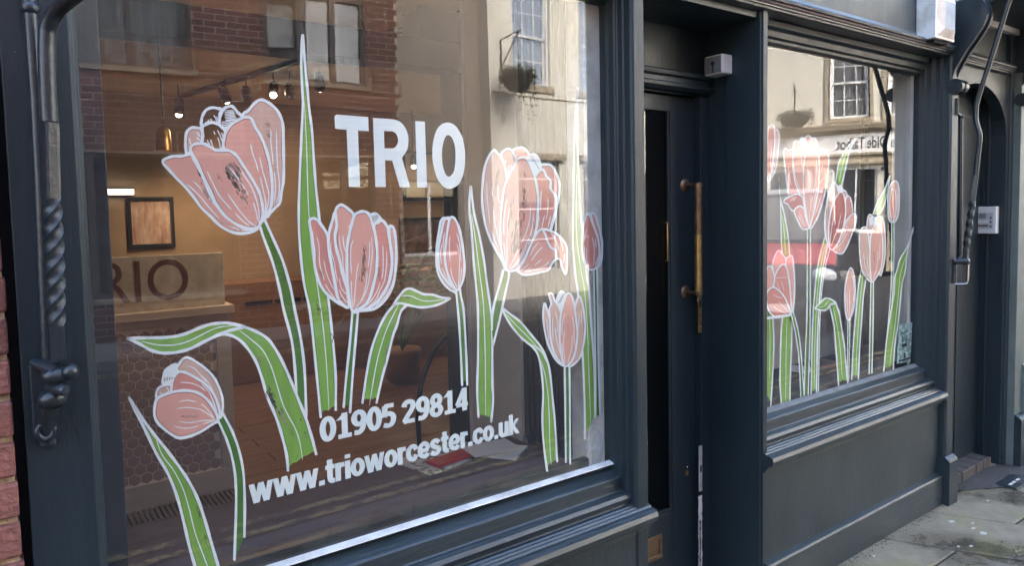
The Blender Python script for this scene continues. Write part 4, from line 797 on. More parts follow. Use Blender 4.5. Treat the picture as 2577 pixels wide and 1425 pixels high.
a.lines(G_, [[(455, 110), (500, 130), (550, 190), (575, 215)], [(545, 170), (600, 240), (640, 340), (660, 430)], [(400, 217), (470, 222), (530, 245), (568, 275)], [(540, 225), (590, 280), (630, 370), (645, 440)], [(602, 305), (630, 380), (642, 450)], [(390, 345), (450, 335), (510, 348)], [(380, 390), (450, 383), (530, 395), (590, 430), (635, 465)], [(390, 473), (460, 483), (540, 470), (630, 465)], [(358, 503), (410, 517), (470, 517), (520, 503)], [(540, 357), (580, 395), (625, 455)], [(550, 490), (630, 468)], [(310, 250), (330, 275)], [(270, 285), (285, 300)]], 2.2)
a.lines(G_, [[(296+i*11, 180+abs(i-3)*2), (298+i*10.5, 215-i*4)] for i in range(7)], 1.6, 'hatching', 'scuff')
a.scuffs(G_, [(440, 445, 40, 9, .2, 6), (500, 445, 30, 9, -.2, 5), (410, 135, 20, 8, 0, 3), (390, 262, 16, 6, 0, 2)]); a.scuffs(G_, [(470, 440, 90, 12, 0, 7)], 'scuff_soft')
a = Art('painted_leaf', 'painted leaf slanting up to the left in the bottom left corner of the window')
a.blade(G_, [(65, 320), (118, 425), (178, 545), (248, 692), (328, 832), (384, 980), (430, 1160), (462, 1300), (505, 1450), (540, 1580)], [(67, 320), (142, 440), (222, 550), (310, 660), (400, 780), (470, 890), (522, 1000), (562, 1120), (602, 1260), (650, 1424), (690, 1560)], mid=[(235, 560), (280, 690), (360, 800), (420, 920), (460, 1050), (500, 1210), (570, 1400), (620, 1530)], w=6.4, wm=2.4)
a.scuffs(G_, [(525, 1080, 60, 14, 1.3, 8), (570, 1250, 60, 12, 1.3, 7)])
# --- small pane, back to front
_slot[0] = 0
R1, R2, R3, R4 = (1920, 300, 4.745), (2060, 340, 3.7473), (1920, 600, 3.165), (2030, 640, 3.957)
a = Art('painted_leaf', 'pale tipped painted leaf beside the ruffled tulip at the left of the small window')
a.blade(F, [(1960, 447), (1962, 479), (1965, 521), (1966, 595), (1967, 620), (1969, 645)], [(1960.5, 447), (1964, 500), (1971, 528), (1976, 553), (1984, 600), (1987, 645)], w=2.6, mid=[(1968, 540), (1973, 580), (1977, 640)], wm=1.0, ragged=False)
a = Art('painted_leaf', 'painted leaf pointing up to the right across the reflected pub sign')
a.blade(R2, [(342, 33), (280, 110), (230, 180), (190, 270), (160, 440)], [(344, 33), (292, 150), (267, 260), (242, 370), (220, 470)], w=2.8, mid=[(310, 90), (250, 200), (215, 330), (195, 440)], wm=1.1, ragged=False)
a = Art('painted_leaf', 'small painted leaf rising behind the worn tulip towards the slim bud')
a.blade(R2, [(672, 383), (620, 520), (560, 620), (530, 700), (513, 748)], [(673, 383), (645, 560), (607, 690), (558, 752)], w=2.6, mid=[(645, 470), (600, 600), (545, 720)], wm=1.0, ragged=False)
a = Art('painted_leaf', 'painted leaf standing behind the worn tulip near the right of the small window')
a.blade(R4, [(545, 130), (512, 350), (490, 600), (465, 900), (448, 1250)], [(592, 240), (562, 450), (545, 700), (530, 900), (515, 1246)], w=2.8, mid=[(560, 200), (530, 500), (505, 850), (490, 1230)], wm=1.1)
a = Art('painted_leaf', 'short straight painted leaf under the low rose tulip beside the door post')
a.blade(R3, [(160, 620), (145, 750), (138, 1000), (136, 1150), (148, 1348)], [(232, 620), (228, 800), (222, 1000), (216, 1200), (216, 1322)], w=2.8, mid=[(193, 640), (185, 900), (180, 1310)], wm=1.1)
a = Art('painted_leaf', 'narrow painted leaf at the far left edge of the small window')
a.blade(R3, [(20, 560), (25, 800), (22, 1000), (20, 1250)], [(70, 560), (85, 750), (84, 950), (74, 1150), (62, 1345)], w=2.6, mid=[(50, 580), (57, 800), (52, 1100)], wm=1.0)
a = Art('painted_tulip', 'painted rose tulip bud cut off by the left edge of the small window')
a.petal(R1, 'p', [(150, 130), (190, 180), (192, 260), (177, 400), (160, 560), (132, 650), (80, 732), (50, 700), (60, 400)], w=2.6)
a.petal(R1, 'd', [(60, 140), (95, 78), (120, 63), (136, 105), (138, 300), (110, 550), (75, 735), (40, 600)], w=2.6)
a.lines(R1, [[(150, 150), (140, 400), (100, 680)], [(170, 180), (155, 450), (110, 670)], [(100, 330), (90, 600)]], 1.1)
a = Art('painted_tulip', 'tallest painted tulip of the small window with ruffled petals and one curled back')
a.blade(F, [(2031, 572), (2032, 600), (2031, 790), (2027, 884), (2024, 994)], [(2039, 572), (2039.5, 600), (2039, 790), (2037, 884), (2034, 994)], c='s', name='stem', w=2.2, ragged=False)
a.petal(R1, 'd', [(500, 245), (540, 192), (577, 227), (592, 300), (550, 400), (510, 330)], w=2.8)
a.petal(R1, 'w', [(440, 272), (470, 217), (500, 250), (532, 320), (512, 410), (480, 360)], w=2.8)
a.petal(R1, 'd', [(252, 372), (270, 347), (310, 370), (360, 370), (390, 500), (420, 700), (440, 900), (322, 918), (290, 800), (270, 600), (250, 450)], w=2.8)
a.petal(R1, 'd', [(668, 392), (710, 352), (735, 382), (760, 360), (780, 420), (785, 520), (770, 700), (740, 880), (700, 1030), (640, 1200), (560, 1302), (600, 1000), (640, 600)], w=2.8)
a.petal(R1, 'p', [(365, 330), (390, 262), (440, 280), (490, 350), (520, 420), (540, 700), (540, 1000), (545, 1290), (500, 1150), (440, 900), (385, 750), (360, 560)], w=2.8)
a.petal(R1, 'p', [(510, 412), (540, 330), (580, 242), (615, 222), (650, 290), (665, 400), (675, 550), (670, 700), (660, 850), (622, 1050), (590, 1180), (550, 1292), (520, 1150), (492, 950), (485, 750), (490, 550)], w=2.8)
a.petal(R1, 'r', [(250, 990), (270, 950), (330, 920), (400, 895), (450, 910), (480, 950), (492, 1075), (450, 1040), (410, 1052), (370, 1095), (330, 1070), (300, 1020)], w=3.0)
a.petal(R1, 'd', [(375, 1100), (410, 1052), (450, 1040), (492, 1080), (512, 1180), (550, 1292), (500, 1315), (460, 1300), (420, 1220)], w=3.0)
a.lines(R1, [[(370, 520), (390, 700), (470, 900)], [(450, 430), (480, 600)], [(640, 480), (630, 700), (580, 1000)], [(600, 700), (570, 1000), (552, 1250)], [(715, 540), (690, 640)], [(720, 700), (640, 850), (600, 1050)], [(700, 900), (620, 1150)], [(300, 560), (340, 800)], [(360, 980), (400, 920)], [(330, 980), (370, 930)], [(430, 1110), (510, 1280)], [(420, 1150), (490, 1280)]], 1.1)
a = Art('painted_tulip', 'painted deep pink tulip with one petal opening right, middle of the small window')
a.blade(R3, [(490, 0), (440, 200), (415, 400), (400, 600), (390, 900), (383, 1247)], [(512, 40), (470, 300), (448, 500), (436, 750), (430, 1000), (426, 1232)], w=2.6, mid=[(497, 50), (450, 300), (430, 500), (415, 800), (408, 1225)], wm=1.0)
a.blade(R3, [(515, 60), (470, 300), (452, 500), (438, 750), (432, 1000), (428, 1230)], [(532, 85), (492, 250), (467, 450), (452, 700), (446, 1000), (442, 1222)], c='s', name='stem', w=2.0, ragged=False)
a.petal(R2, 'l', [(150, 445), (180, 500), (200, 560), (170, 780), (150, 980), (110, 1075), (66, 950), (60, 800), (75, 640), (110, 510)], w=2.8)
a.petal(R2, 'w', [(178, 480), (215, 482), (228, 530), (190, 548)], w=2.4)
a.petal(R2, 'p', [(222, 535), (250, 527), (272, 575), (262, 680), (240, 640)], w=2.6)
a.petal(R2, 'd', [(255, 612), (290, 580), (312, 640), (318, 745), (270, 800), (240, 850)], w=2.8)
a.petal(R2, 'p', [(240, 870), (270, 800), (320, 747), (357, 762), (350, 830), (312, 940), (272, 1040), (232, 1110), (190, 1118), (140, 1080), (190, 1000)], w=2.8)
a.petal(R2, 'r', [(190, 552), (225, 540), (247, 600), (257, 700), (247, 800), (225, 900), (180, 1020), (130, 1080), (102, 1050), (95, 900), (110, 750), (140, 640)], w=2.8)
a.lines(R2, [[(150, 760), (120, 900), (108, 1050)], [(210, 750), (180, 900)], [(170, 910), (140, 990), (115, 1060)], [(300, 790), (280, 810)], [(270, 850), (230, 960), (150, 1060)], [(275, 920), (200, 1040), (140, 1070)], [(210, 1060), (190, 1090)]], 1.1)
a = Art('painted_leaf', 'painted leaf with its tip folded over to the left, foot of the small window')
a.blade(R4, [(235, 535), (270, 700), (285, 850), (300, 1050), (318, 1307)], [(285, 480), (325, 590), (350, 750), (375, 920), (390, 1080), (408, 1282)], w=3.0, mid=[(258, 510), (300, 700), (330, 900), (355, 1235)], wm=1.1)
a.petal(R4, 'g', [(85, 540), (130, 490), (190, 437), (240, 450), (292, 488), (240, 500), (200, 552), (150, 560), (110, 548)], w=3.2)
a.lines(R4, [[(115, 528), (170, 520), (220, 460)]], 1.1); a.scuffs(R4, [(330, 760, 80, 12, 1.2, 6)], 'scuff_soft')
a = Art('painted_tulip', 'small plain pink bud on a thin white stem, lowest bud of the small window')
a.blade(R4, [(412, 640), (408, 900), (406, 1282)], [(432, 640), (428, 900), (418, 1272)], c='s', name='stem', w=1.8, ragged=False)
a.petal(R4, 'p', [(430, 142), (460, 162), (477, 250), (483, 380), (467, 540), (432, 642), (405, 642), (385, 540), (380, 380), (395, 250)], w=3.0)
a.lines(R4, [[(435, 170), (462, 250), (470, 400), (450, 560), (420, 640)], [(400, 380), (405, 520), (418, 630)], [(430, 350), (425, 600)]], 1.1)
a = Art('painted_tulip', 'slimmest closed pink bud, painted near the right edge of the small window')
a.blade(F, [(2244, 556), (2244, 640), (2243, 713), (2237, 792), (2232, 850)], [(2250, 556), (2250, 640), (2248, 713), (2243, 792), (2238, 860)], c='s', name='stem', w=1.8, ragged=False)
a.petal(R2, 'l', [(700, 442), (735, 437), (757, 500), (757, 700), (732, 800), (695, 822), (665, 800), (655, 700), (655, 560), (675, 480)], w=2.8)
a.petal(R2, 'd', [(685, 530), (705, 510), (725, 540), (730, 640), (720, 760), (697, 815), (680, 760), (675, 640)], w=2.0)
a.lines(R2, [[(740, 480), (742, 650), (715, 800)], [(670, 560), (668, 700), (690, 810)]], 1.0)
a = Art('painted_leaf', 'tall painted leaf with a long thin tip at the right edge of the small window')
a.blade(F, [(2299, 572), (2282, 623), (2265, 652), (2257, 682), (2252, 698), (2250, 740), (2241, 792), (2232, 850), (2224, 935)], [(2300, 572), (2284, 630), (2279, 678), (2271, 711), (2266, 754), (2260, 817), (2252, 867), (2248, 930)], w=2.8, mid=[(2280, 645), (2266, 690), (2258, 770), (2248, 850), (2238, 925)], wm=1.1)
a = Art('painted_tulip', 'worn pale pink tulip on a dark stem painted low right of centre, small window')
a.blade(R4, [(640, 262), (636, 500), (630, 800), (622, 1192)], [(666, 262), (664, 500), (660, 800), (650, 1187)], c='s', name='stem', w=2.4, ragged=False)
a.petal(R2, 'l', [(455, 900), (463, 790), (485, 747), (512, 770), (532, 795), (512, 890), (480, 970)], w=2.6)
a.petal(R2, 'w', [(487, 852), (480, 790), (505, 775), (516, 830)], w=1.8)
a.petal(R2, 'p', [(538, 805), (560, 770), (600, 782), (622, 870), (629, 1000), (626, 1150), (602, 1280), (575, 1310), (560, 1000)], w=2.6)
a.petal(R2, 'l', [(395, 902), (430, 865), (460, 900), (475, 990), (490, 1150), (500, 1375), (440, 1332), (405, 1260), (390, 1120), (385, 980)], w=2.8)
a.petal(R2, 'p', [(490, 985), (510, 885), (545, 837), (580, 862), (600, 950), (605, 1100), (590, 1250), (540, 1350), (500, 1382), (487, 1250), (486, 1100)], w=2.8)
a.lines(R2, [[(425, 1120), (440, 1240), (480, 1350)], [(455, 1150), (470, 1280)], [(560, 1100), (550, 1240), (515, 1360)], [(580, 1000), (575, 1180)], [(415, 1280), (470, 1330)]], 1.1)
a.scuffs(R2, [(525, 1150, 80, 10, 1.5, 8), (450, 1210, 60, 8, 1.3, 6), (405, 960, 30, 6, 1.5, 3), (575, 1220, 60, 8, 1.6, 5)], 'scuff_soft'); a.scuffs(R2, [(522, 1130, 60, 6, 1.5, 5)])
a = Art('painted_tulip', 'low rose tulip with a thick white line under it, painted beside the door post')
a.blade(R3, [(222, 590), (258, 750), (286, 950), (302, 1272)], [(238, 580), (277, 720), (302, 900), (318, 1100), (330, 1255)], c='s', name='stem', w=2.2, ragged=False)
a.petal(R3, 'p', [(80, 242), (85, 170), (120, 100), (150, 120), (182, 170), (188, 240), (140, 320), (95, 310)], w=3.0)
a.petal(R3, 'p', [(182, 195), (220, 140), (236, 152), (246, 250), (253, 380), (246, 520), (234, 592), (200, 450)], w=3.0)
a.petal(R3, 'd', [(95, 305), (130, 232), (165, 207), (192, 242), (207, 330), (222, 480), (226, 592), (150, 520), (90, 390)], w=3.0)
a.petal(R3, 'p', [(30, 255), (60, 222), (82, 262), (92, 330), (72, 400), (30, 435)], w=3.0)
a.petal(R3, 'd', [(30, 440), (80, 390), (130, 420), (172, 470), (202, 540), (217, 602), (150, 622), (90, 622), (40, 560)], w=3.2)
a.lines(R3, [[(95, 315), (200, 312)], [(115, 360), (150, 450)], [(145, 340), (170, 420)], [(85, 445), (110, 465), (150, 475)], [(125, 500), (165, 545), (205, 590)], [(85, 540), (120, 570), (190, 600)], [(215, 330), (225, 480)]], 1.2)
a.lines(R3, [[(25, 638), (80, 632), (150, 622), (222, 612)]], 6.5, 'base_line')

# --- lettering
_slot[0] = 3
LT = (820, 260, 6.192)
def cr(p): return p
t = Art('window_lettering', 'large white word TRIO lettered across the large window', 'lettering')
def glyph(art, loops):
    x0, y0, k = LT
    LL = [[(x0+x/k, y0+y/k) for x, y in l] for l in loops]
    return art.fill(LL[0], 'letter', 'letter', holes=LL[1:])
glyph(t, [[(135, 200), (165, 172), (660, 213), (670, 432), (500, 422), (535, 1303), (360, 1300), (325, 410), (145, 393)]])
arc1 = crom([(1040, 245), (1150, 280), (1230, 370), (1280, 480), (1287, 600), (1262, 730), (1185, 850)], 5)
arc2 = crom([(1040, 435), (1095, 475), (1125, 560), (1112, 640), (1060, 700)], 5)
glyph(t, [[(735, 225)]+arc1+[(1315, 1310), (1150, 1308), (1035, 890), (922, 885), (935, 1305), (772, 1303)], [(905, 430)]+arc2+[(915, 700)]])
glyph(t, [[(1393, 275), (1543, 285), (1578, 1312), (1425, 1310)]])
glyph(t, [crom([(1905, 297), (2010, 340), (2090, 450), (2140, 580), (2167, 760), (2165, 950), (2130, 1140), (2060, 1270), (1940, 1332), (1840, 1300), (1740, 1180), (1680, 980), (1658, 780), (1675, 580), (1730, 410), (1810, 325)], 5, True),
          crom([(1905, 493), (1960, 530), (2005, 640), (2020, 780), (2015, 950), (1990, 1070), (1930, 1138), (1870, 1110), (1825, 980), (1808, 830), (1820, 660), (1860, 530)], 5, True)])
def char_mesh(s, off):
    cu = bpy.data.curves.new('glyph', 'FONT'); cu.body = s; cu.size = 1.0; cu.offset = off; cu.resolution_u = 4; cu.fill_mode = 'FRONT'
    o = bpy.data.objects.new('glyph', cu); me = o.to_mesh()
    vs = [(v.co.x, v.co.y) for v in me.vertices]; fs = [tuple(p.vertices) for p in me.polygons]
    o.to_mesh_clear(); bpy.data.objects.remove(o); bpy.data.curves.remove(cu)
    return vs, fs
def advance(c):
    w = lambda s: max(p[0] for p in char_mesh(s, 0)[0])
    return w('H'+c+'H') - w('HH')
def lettering(s, P, parent, material, off=0.0, squeeze=None):
    """P(u,v): u 0..1 along the line, v in cap heights"""
    glyphs = []; x = 0
    for c in s:
        if c != ' ': glyphs.append((x, char_mesh(c, off)))
        x += advance(c)
    xs = [gx_+p[0] for gx_, (vs, fs) in glyphs for p in vs]; u0, u1 = min(xs), max(xs)
    cap = max(p[1] for p in char_mesh('H', off)[0])
    for gx_, (vs, fs) in glyphs:
        MB().add([P((gx_+p[0]-u0)/(u1-u0), p[1]/cap) for p in vs], fs).build('letter', material, parent)

# heavy grotesque drawn with strokes: cap height 1; ('l', points) straight strokes, ('c', points) curved, ('o', cx, cy, rx, ry) rings
GL = {
 '0': (.58, [('o', .29, .5, .190, .405)]), '1': (.56, [('l', (.315, 0), (.315, 1.0)), ('l', (.33, .95), (.10, .74)), ('l', (.07, .085), (.56, .085))]),
 '9': (.58, [('o', .29, .665, .185, .245), ('c', (.475, .66), (.468, .42), (.40, .20), (.28, .095), (.10, .115))]),
 '5': (.56, [('l', (.48, .905), (.10, .905)), ('l', (.135, .92), (.105, .46)), ('c', (.105, .50), (.20, .575), (.33, .57), (.445, .47), (.455, .30), (.38, .14), (.24, .095), (.07, .15))]),
 '2': (.57, [('c', (.09, .70), (.14, .85), (.28, .905), (.42, .85), (.455, .70), (.38, .52), (.24, .34), (.13, .17), (.10, .08)), ('l', (.06, .09), (.51, .09))]),
 '8': (.58, [('o', .29, .715, .165, .195), ('o', .29, .285, .190, .200)]), '4': (.58, [('l', (.405, 0), (.405, 1.0)), ('l', (.40, .97), (.075, .30)), ('l', (.03, .275), (.56, .275))]),
 'w': (.84, [('l', (.09, .74), (.235, 0)), ('l', (.42, .74), (.255, 0)), ('l', (.42, .74), (.585, 0)), ('l', (.75, .74), (.605, 0))]),
 't': (.40, [('c', (.20, .96), (.20, .6), (.20, .25), (.25, .10), (.39, .085)), ('l', (.02, .655), (.39, .655))]),
 'r': (.39, [('l', (.12, .74), (.12, 0)), ('c', (.12, .44), (.18, .60), (.38, .645))]), 'i': (.24, [('l', (.12, .74), (.12, 0)), ('l', (.12, 1.0), (.12, .84))]),
 'o': (.57, [('o', .285, .37, .188, .285)]),
 'c': (.53, [('c', (.465, .48), (.39, .625), (.275, .655), (.14, .56), (.10, .37), (.14, .18), (.275, .085), (.39, .115), (.465, .26))]),
 'e': (.56, [('l', (.12, .355), (.50, .355)), ('c', (.46, .36), (.44, .54), (.36, .63), (.275, .655), (.14, .56), (.10, .37), (.14, .18), (.275, .085), (.38, .10), (.465, .20))]),
 's': (.51, [('c', (.43, .54), (.35, .64), (.245, .66), (.13, .59), (.14, .46), (.27, .375), (.40, .30), (.41, .17), (.31, .085), (.18, .085), (.07, .20))]),
 'u': (.56, [('c', (.12, .74), (.12, .5), (.12, .24), (.19, .10), (.29, .10), (.40, .20), (.43, .34)), ('l', (.44, .74), (.44, 0))]),
 'k': (.53, [('l', (.12, 1.0), (.12, 0)), ('l', (.47, .74), (.13, .28)), ('l', (.23, .42), (.49, 0))]), '.': (.25, [('l', (.125, 0), (.125, .20))]), ' ': (.25, [])}
def stroke_text(s, P, parent, material, w=.222, hair=0.0):
    x = 0; out = []
    for c in s:
        out.append((x, c)); x += GL[c][0]
    tot = x
    for gx_, c in out:
        if c == ' ': continue
        m = MB(); k = 0
        for st_ in GL[c][1]:
            k += 1; ww = w*(.90 if c == 'w' else 1)
            if st_[0] == 'o': pts = [(st_[1]+st_[3]*math.cos(2*math.pi*i/28), st_[2]+st_[4]*math.sin(2*math.pi*i/28)) for i in range(28)]; closed = True
            elif st_[0] == 'c': pts = crom(list(st_[1:]), 6); closed = False
            else: pts = list(st_[1:]); closed = False
            n = len(pts); L, Q = [], []
            horiz = st_[0] == 'l' and abs(pts[0][1]-pts[1][1]) < .02
            slant = st_[0] == 'l' and not horiz and abs(pts[0][0]-pts[1][0]) > .02
            for i in range(n):
                a_ = pts[i-1] if closed or i > 0 else pts[i]; b_ = pts[(i+1) % n] if closed or i < n-1 else pts[i]
                dx, dy = b_[0]-a_[0], b_[1]-a_[1]; l = math.hypot(dx, dy) or 1; nx, ny = -dy/l, dx/l
                h_ = ww/2*(1-.14*abs(ny))*(.92 if horiz else 1)
                if slant: nx, ny = math.copysign(1, nx), 0
                L.append((pts[i][0]+nx*h_, pts[i][1]+ny*h_)); Q.append((pts[i][0]-nx*h_, pts[i][1]-ny*h_))
            def W3(p):
                q_ = P((gx_+p[0])/tot, p[1]); return (q_[0], q_[1]-k*8e-6, q_[2])
            m.add([W3(p) for p in L+Q], [(i, (i+1) % n, n+(i+1) % n, n+i) for i in range(n if closed else n-1)])
        m.build('letter', material, parent)
yl = Y0+0.008
def line_map(L, Rr, H0, H1):
    """L,Rr: photo points of baseline ends; H0,H1: photo points at cap height above them"""
    l, r_, h0, h1 = [at(*p, Y=yl) for p in (L, Rr, H0, H1)]
    def P(u, v): 
        b = l+(r_-l)*u; h = (h0.z-l.z)*(1-u)+(h1.z-r_.z)*u
        return (b.x, yl, b.z+h*v)
    return P
t = Art('window_lettering', 'white telephone number lettered near the foot of the large window', 'lettering')
stroke_text('01905 29814', line_map((806, 1117), (1179, 1031.5), (806, 1052), (1179, 974)), t.o, M['letter'])
t = Art('window_lettering', 'white web address lettered along the foot of the large window', 'lettering')
stroke_text('www.trioworcester.co.uk', line_map((628, 1271.5), (1305, 1091), (628, 1204), (1305, 1040)), t.o, M['letter'])

# --- signature ring scratched faintly near the corner, poster in the small window
sg = Art('artist_signature', 'faint white ring with handwriting in the lower right corner of the large window', 'signature')
c0 = [(1497+19*math.cos(2*math.pi*i/28), 1127+48*math.sin(2*math.pi*i/28)) for i in range(28)]
sg.ribbon_mb(MB(), c0, 1.6, sg.yy(), True).build('ring', M['thin_line'], sg.o)
c1 = [(1497+15*math.cos(2*math.pi*i/28), 1127+42*math.sin(2*math.pi*i/28)) for i in range(28)]
sg.ribbon_mb(MB(), c1, 1.0, sg.yy(), True).build('ring', M['thin_line'], sg.o)
sg.lines(F, [[(1481, 1128), (1484, 1120), (1485, 1138), (1489, 1124), (1492, 1136), (1495, 1118), (1497, 1133), (1500, 1116), (1502, 1132), (1507, 1126), (1509, 1133), (1513, 1122)]], 1.5, 'handwriting')
ps = thing('window_poster', 'small teal mottled poster reading BIG in the lower right of the small window', 'poster')
def teal(name):
    m = mat(name, (0.16, 0.30, 0.31), 0.6, noise=((0.52, 0.68, 0.68), 38, 0.46, 0.58), spots=((0.66, 0.40, 0.42), 30, 0.64)); return m
q = [at(x, y, Y=0.0075) for x, y in [(2257, 916), (2291, 911), (2296, 812), (2262, 816)]]
MB().add([tuple(p) for p in q]+[(p.x, .0087, p.z) for p in q], [(0, 1, 2, 3), (4, 5, 6, 7), (0, 1, 5, 4), (1, 2, 6, 5), (2, 3, 7, 6), (3, 0, 4, 7)]).build('sheet', teal('teal_mottled_print'), ps)
ink = mat('black_print', (0.015, 0.02, 0.025), 0.6)
def pmap(Lx, Rx, base, top):
    l, r_, h = at(*Lx, Y=.0071), at(*Rx, Y=.0071), at(*top, Y=.0071)
    return lambda u, v: (l.x+(r_.x-l.x)*u, .0071, l.z+(r_.z-l.z)*u+(h.z-l.z)*v)
lettering('BIG', pmap((2269, 862), (2283, 858), 0, (2269, 836)), ps, ink, 0.0)
for (x0_, y0_, x1_, y1_) in ((2266, 880, 2274, 877), (2271, 885, 2281, 882), (2274, 889, 2278, 900), (2263, 907, 2291, 902), (2270, 866, 2282, 871)):
    aa, bb = at(x0_, y0_, Y=.0071), at(x1_, y1_, Y=.0071)
    MB().box(aa.x, bb.x, .0069, .0072, min(aa.z, bb.z)-.003, max(aa.z, bb.z)).build('print_mark', ink, ps)
# ------------------------------------------------------------------ inside the shop
M['wall_in'] = mat('warm_tan_plaster', (0.35, 0.255, 0.17), 0.85, noise=((0.29, 0.21, 0.14), 3, .4, .7))
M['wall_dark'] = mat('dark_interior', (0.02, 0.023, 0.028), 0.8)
M['ceil_in'] = mat('cream_ceiling', (0.58, 0.46, 0.32), 0.85)
M['cloth'] = mat('purple_grey_shelf_cloth', (0.125, 0.085, 0.09), 0.9, noise=((0.085, 0.06, 0.066), 5, .35, .7), scale3=(.3, 1.6, 1), bump=0.5, bscale=7)
M['wood_floor'] = mat('brown_floor_board', (0.17, 0.085, 0.042), 0.42, noise=((0.11, 0.055, 0.028), 5, .35, .7), scale3=(.35, 3, 3), bump=0.1, rvar=.1)
M['wood_panel'] = mat('brown_wood_panel', (0.24, 0.125, 0.058), 0.5, noise=((0.17, 0.085, 0.04), 5, .35, .7), scale3=(.4, 2, 4), bump=0.1)
M['taupe'] = mat('taupe_screen_board', (0.56, 0.525, 0.48), 0.8, noise=((0.50, 0.47, 0.43), 4, .4, .7))
M['panel_pale'] = mat('pale_partition_paint', (0.62, 0.57, 0.51), 0.7, noise=((0.56, 0.51, 0.45), 5, .4, .7))
M['beam'] = mat('charcoal_paint', (0.035, 0.035, 0.037), 0.7)
M['dark_slat'] = mat('dark_slat_paint', (0.022, 0.023, 0.027), 0.55)
M['desk'] = mat('limed_wood', (0.66, 0.60, 0.52), 0.6, noise=((0.57, 0.51, 0.43), 6, .35, .7), scale3=(.5, 2, 4))
M['hex'] = mat('dusky_pink_tile', (0.44, 0.33, 0.29), 0.4, noise=((0.37, 0.27, 0.235), 9, .35, .7))
M['grout'] = mat('pale_grout', (0.90, 0.80, 0.72), 0.85)
M['sign_brown'] = mat('brown_sign_letters', (0.15, 0.055, 0.035), 0.5)
M['blackmetal'] = mat('black_metal', (0.012, 0.012, 0.013), 0.4)
room = MB().box(-1.25, 5.0, 0.31, 5.1, 0.10, 0.185).build('room_floor', M['wood_floor'], kind='structure')
pl0 = None
for k in range(26):
    for j, (xa, xb) in enumerate(((-1.2, 0.9), (0.905, 3.0), (3.005, 4.95))):
        y0_ = 0.57+k*0.168
        if y0_ < 1.15 and j == 2: continue
        MB().box(xa + (0.4 if k % 2 and j else 0), xb + (0.4 if k % 2 and j < 2 else 0)-.004, y0_, y0_+.163, 0.184, 0.200-rs.uniform(0, .0015)).build('floorboard', M['wood_floor'], room, 0.002)
walls = MB().box(-1.30, 5.05, 5.0, 5.1, .1, 2.9).box(-1.30, -1.2, 0.06, 5.0, .1, 2.9).box(4.2, 4.3, 1.16, 5.0, .1, 2.9).box(-1.2, 0.10, 0.06, 0.14, .1, 2.9).build('room_wall', M['wall_in'], kind='structure')
MB().box(-1.30, 5.1, 0.03, 5.1, 2.76, 2.84).build('room_ceiling', M['ceil_in'], kind='structure')
# sills of the display bays
sh1 = thing('window_shelf', 'purple grey cloth covered display shelf inside the large window', 'shelf')
MB().box(0.10, 1.70, 0.052, 0.565, 0.700, 0.738).build('top', M['cloth'], sh1, 0.006)
MB().box(0.10, 1.70, 0.545, 0.560, 0.20, 0.699).build('front_board', M['wood_panel'], sh1)
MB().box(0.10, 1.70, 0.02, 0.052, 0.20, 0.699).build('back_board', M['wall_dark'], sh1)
sh2 = thing('window_shelf', 'dark display shelf inside the small window', 'shelf')
MB().box(2.61, 4.95, 0.10, 0.49, 0.700, 0.764).build('top', mat('dark_shelf', (0.05, 0.045, 0.045), 0.7), sh2, 0.004)
MB().box(2.61, 4.95, 0.05, 0.10, 0.20, 0.764).build('front_board', M['wall_dark'], sh2)
# partition between the large window and the door
pt = thing('partition', 'pale painted partition with a dark slatted strip right of the large window', 'partition')
yA, yB, yC = 0.868, at(1310, 900, X=1.722).y, at(1440, 1000, X=1.705).y
MB().box(1.722, 1.79, yB, yA, 0.2, 2.62).build('pale_panel', M['panel_pale'], pt, 0.003)
MB().box(1.716, 1.7215, yA-.03, yA-.004, 0.2, 2.62).build('edge_trim', M['jamb_grey'], pt, 0.001)
MB().box(1.750, 1.79, yC, yB, 0.2, 2.62).build('dark_recess', M['dark_slat'], pt)
n = 9
for k in range(n):
    ya = yC+(yB-yC)*(k+.12)/n; yb = yC+(yB-yC)*(k+.80)/n
    MB().box(1.730, 1.7495, ya, yb, 0.74, 2.62).build('slat', M['dark_slat'], pt, 0.002)
MB().box(1.700, 1.79, 0.022, yC, 0.2, 2.62).build('white_jamb', M['white_paint'], pt, 0.003)
MB().box(1.690, 1.6995, 0.022, 0.055, 0.742, 2.45).build('jamb_bead', M['white_paint'], pt, 0.002)
# lobby behind the door, unlit
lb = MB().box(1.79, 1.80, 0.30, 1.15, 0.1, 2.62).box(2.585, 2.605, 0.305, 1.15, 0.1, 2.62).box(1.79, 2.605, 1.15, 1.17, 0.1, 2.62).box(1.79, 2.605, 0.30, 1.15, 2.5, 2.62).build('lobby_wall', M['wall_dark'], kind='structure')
# back of the small window bay
bk = thing('display_screen', 'taupe screen board standing behind the small window', 'screen')
MB().box(2.61, 4.40, 0.455, 0.475, 0.765, 2.6).build('board', M['taupe'], bk, 0.002)
MB().box(4.405, 4.44, 0.450, 0.480, 0.765, 2.6).build('edge_post', mat('brown_post', (0.12, 0.08, 0.055), .6), bk, 0.002)
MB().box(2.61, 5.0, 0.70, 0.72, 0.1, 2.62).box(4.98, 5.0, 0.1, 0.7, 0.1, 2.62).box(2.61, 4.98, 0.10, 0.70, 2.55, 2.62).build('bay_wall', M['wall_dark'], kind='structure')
jb = thing('window_jamb', 'pale grey painted inner jamb at the right of the small window', 'jamb')
MB().box(4.106, 4.16, 0.022, 0.124, 0.765, 2.50).build('board', M['jamb_grey'], jb, 0.003)
MB().box(4.098, 4.1055, 0.022, 0.045, 0.765, 2.45).build('bead', M['jamb_grey'], jb, 0.001)
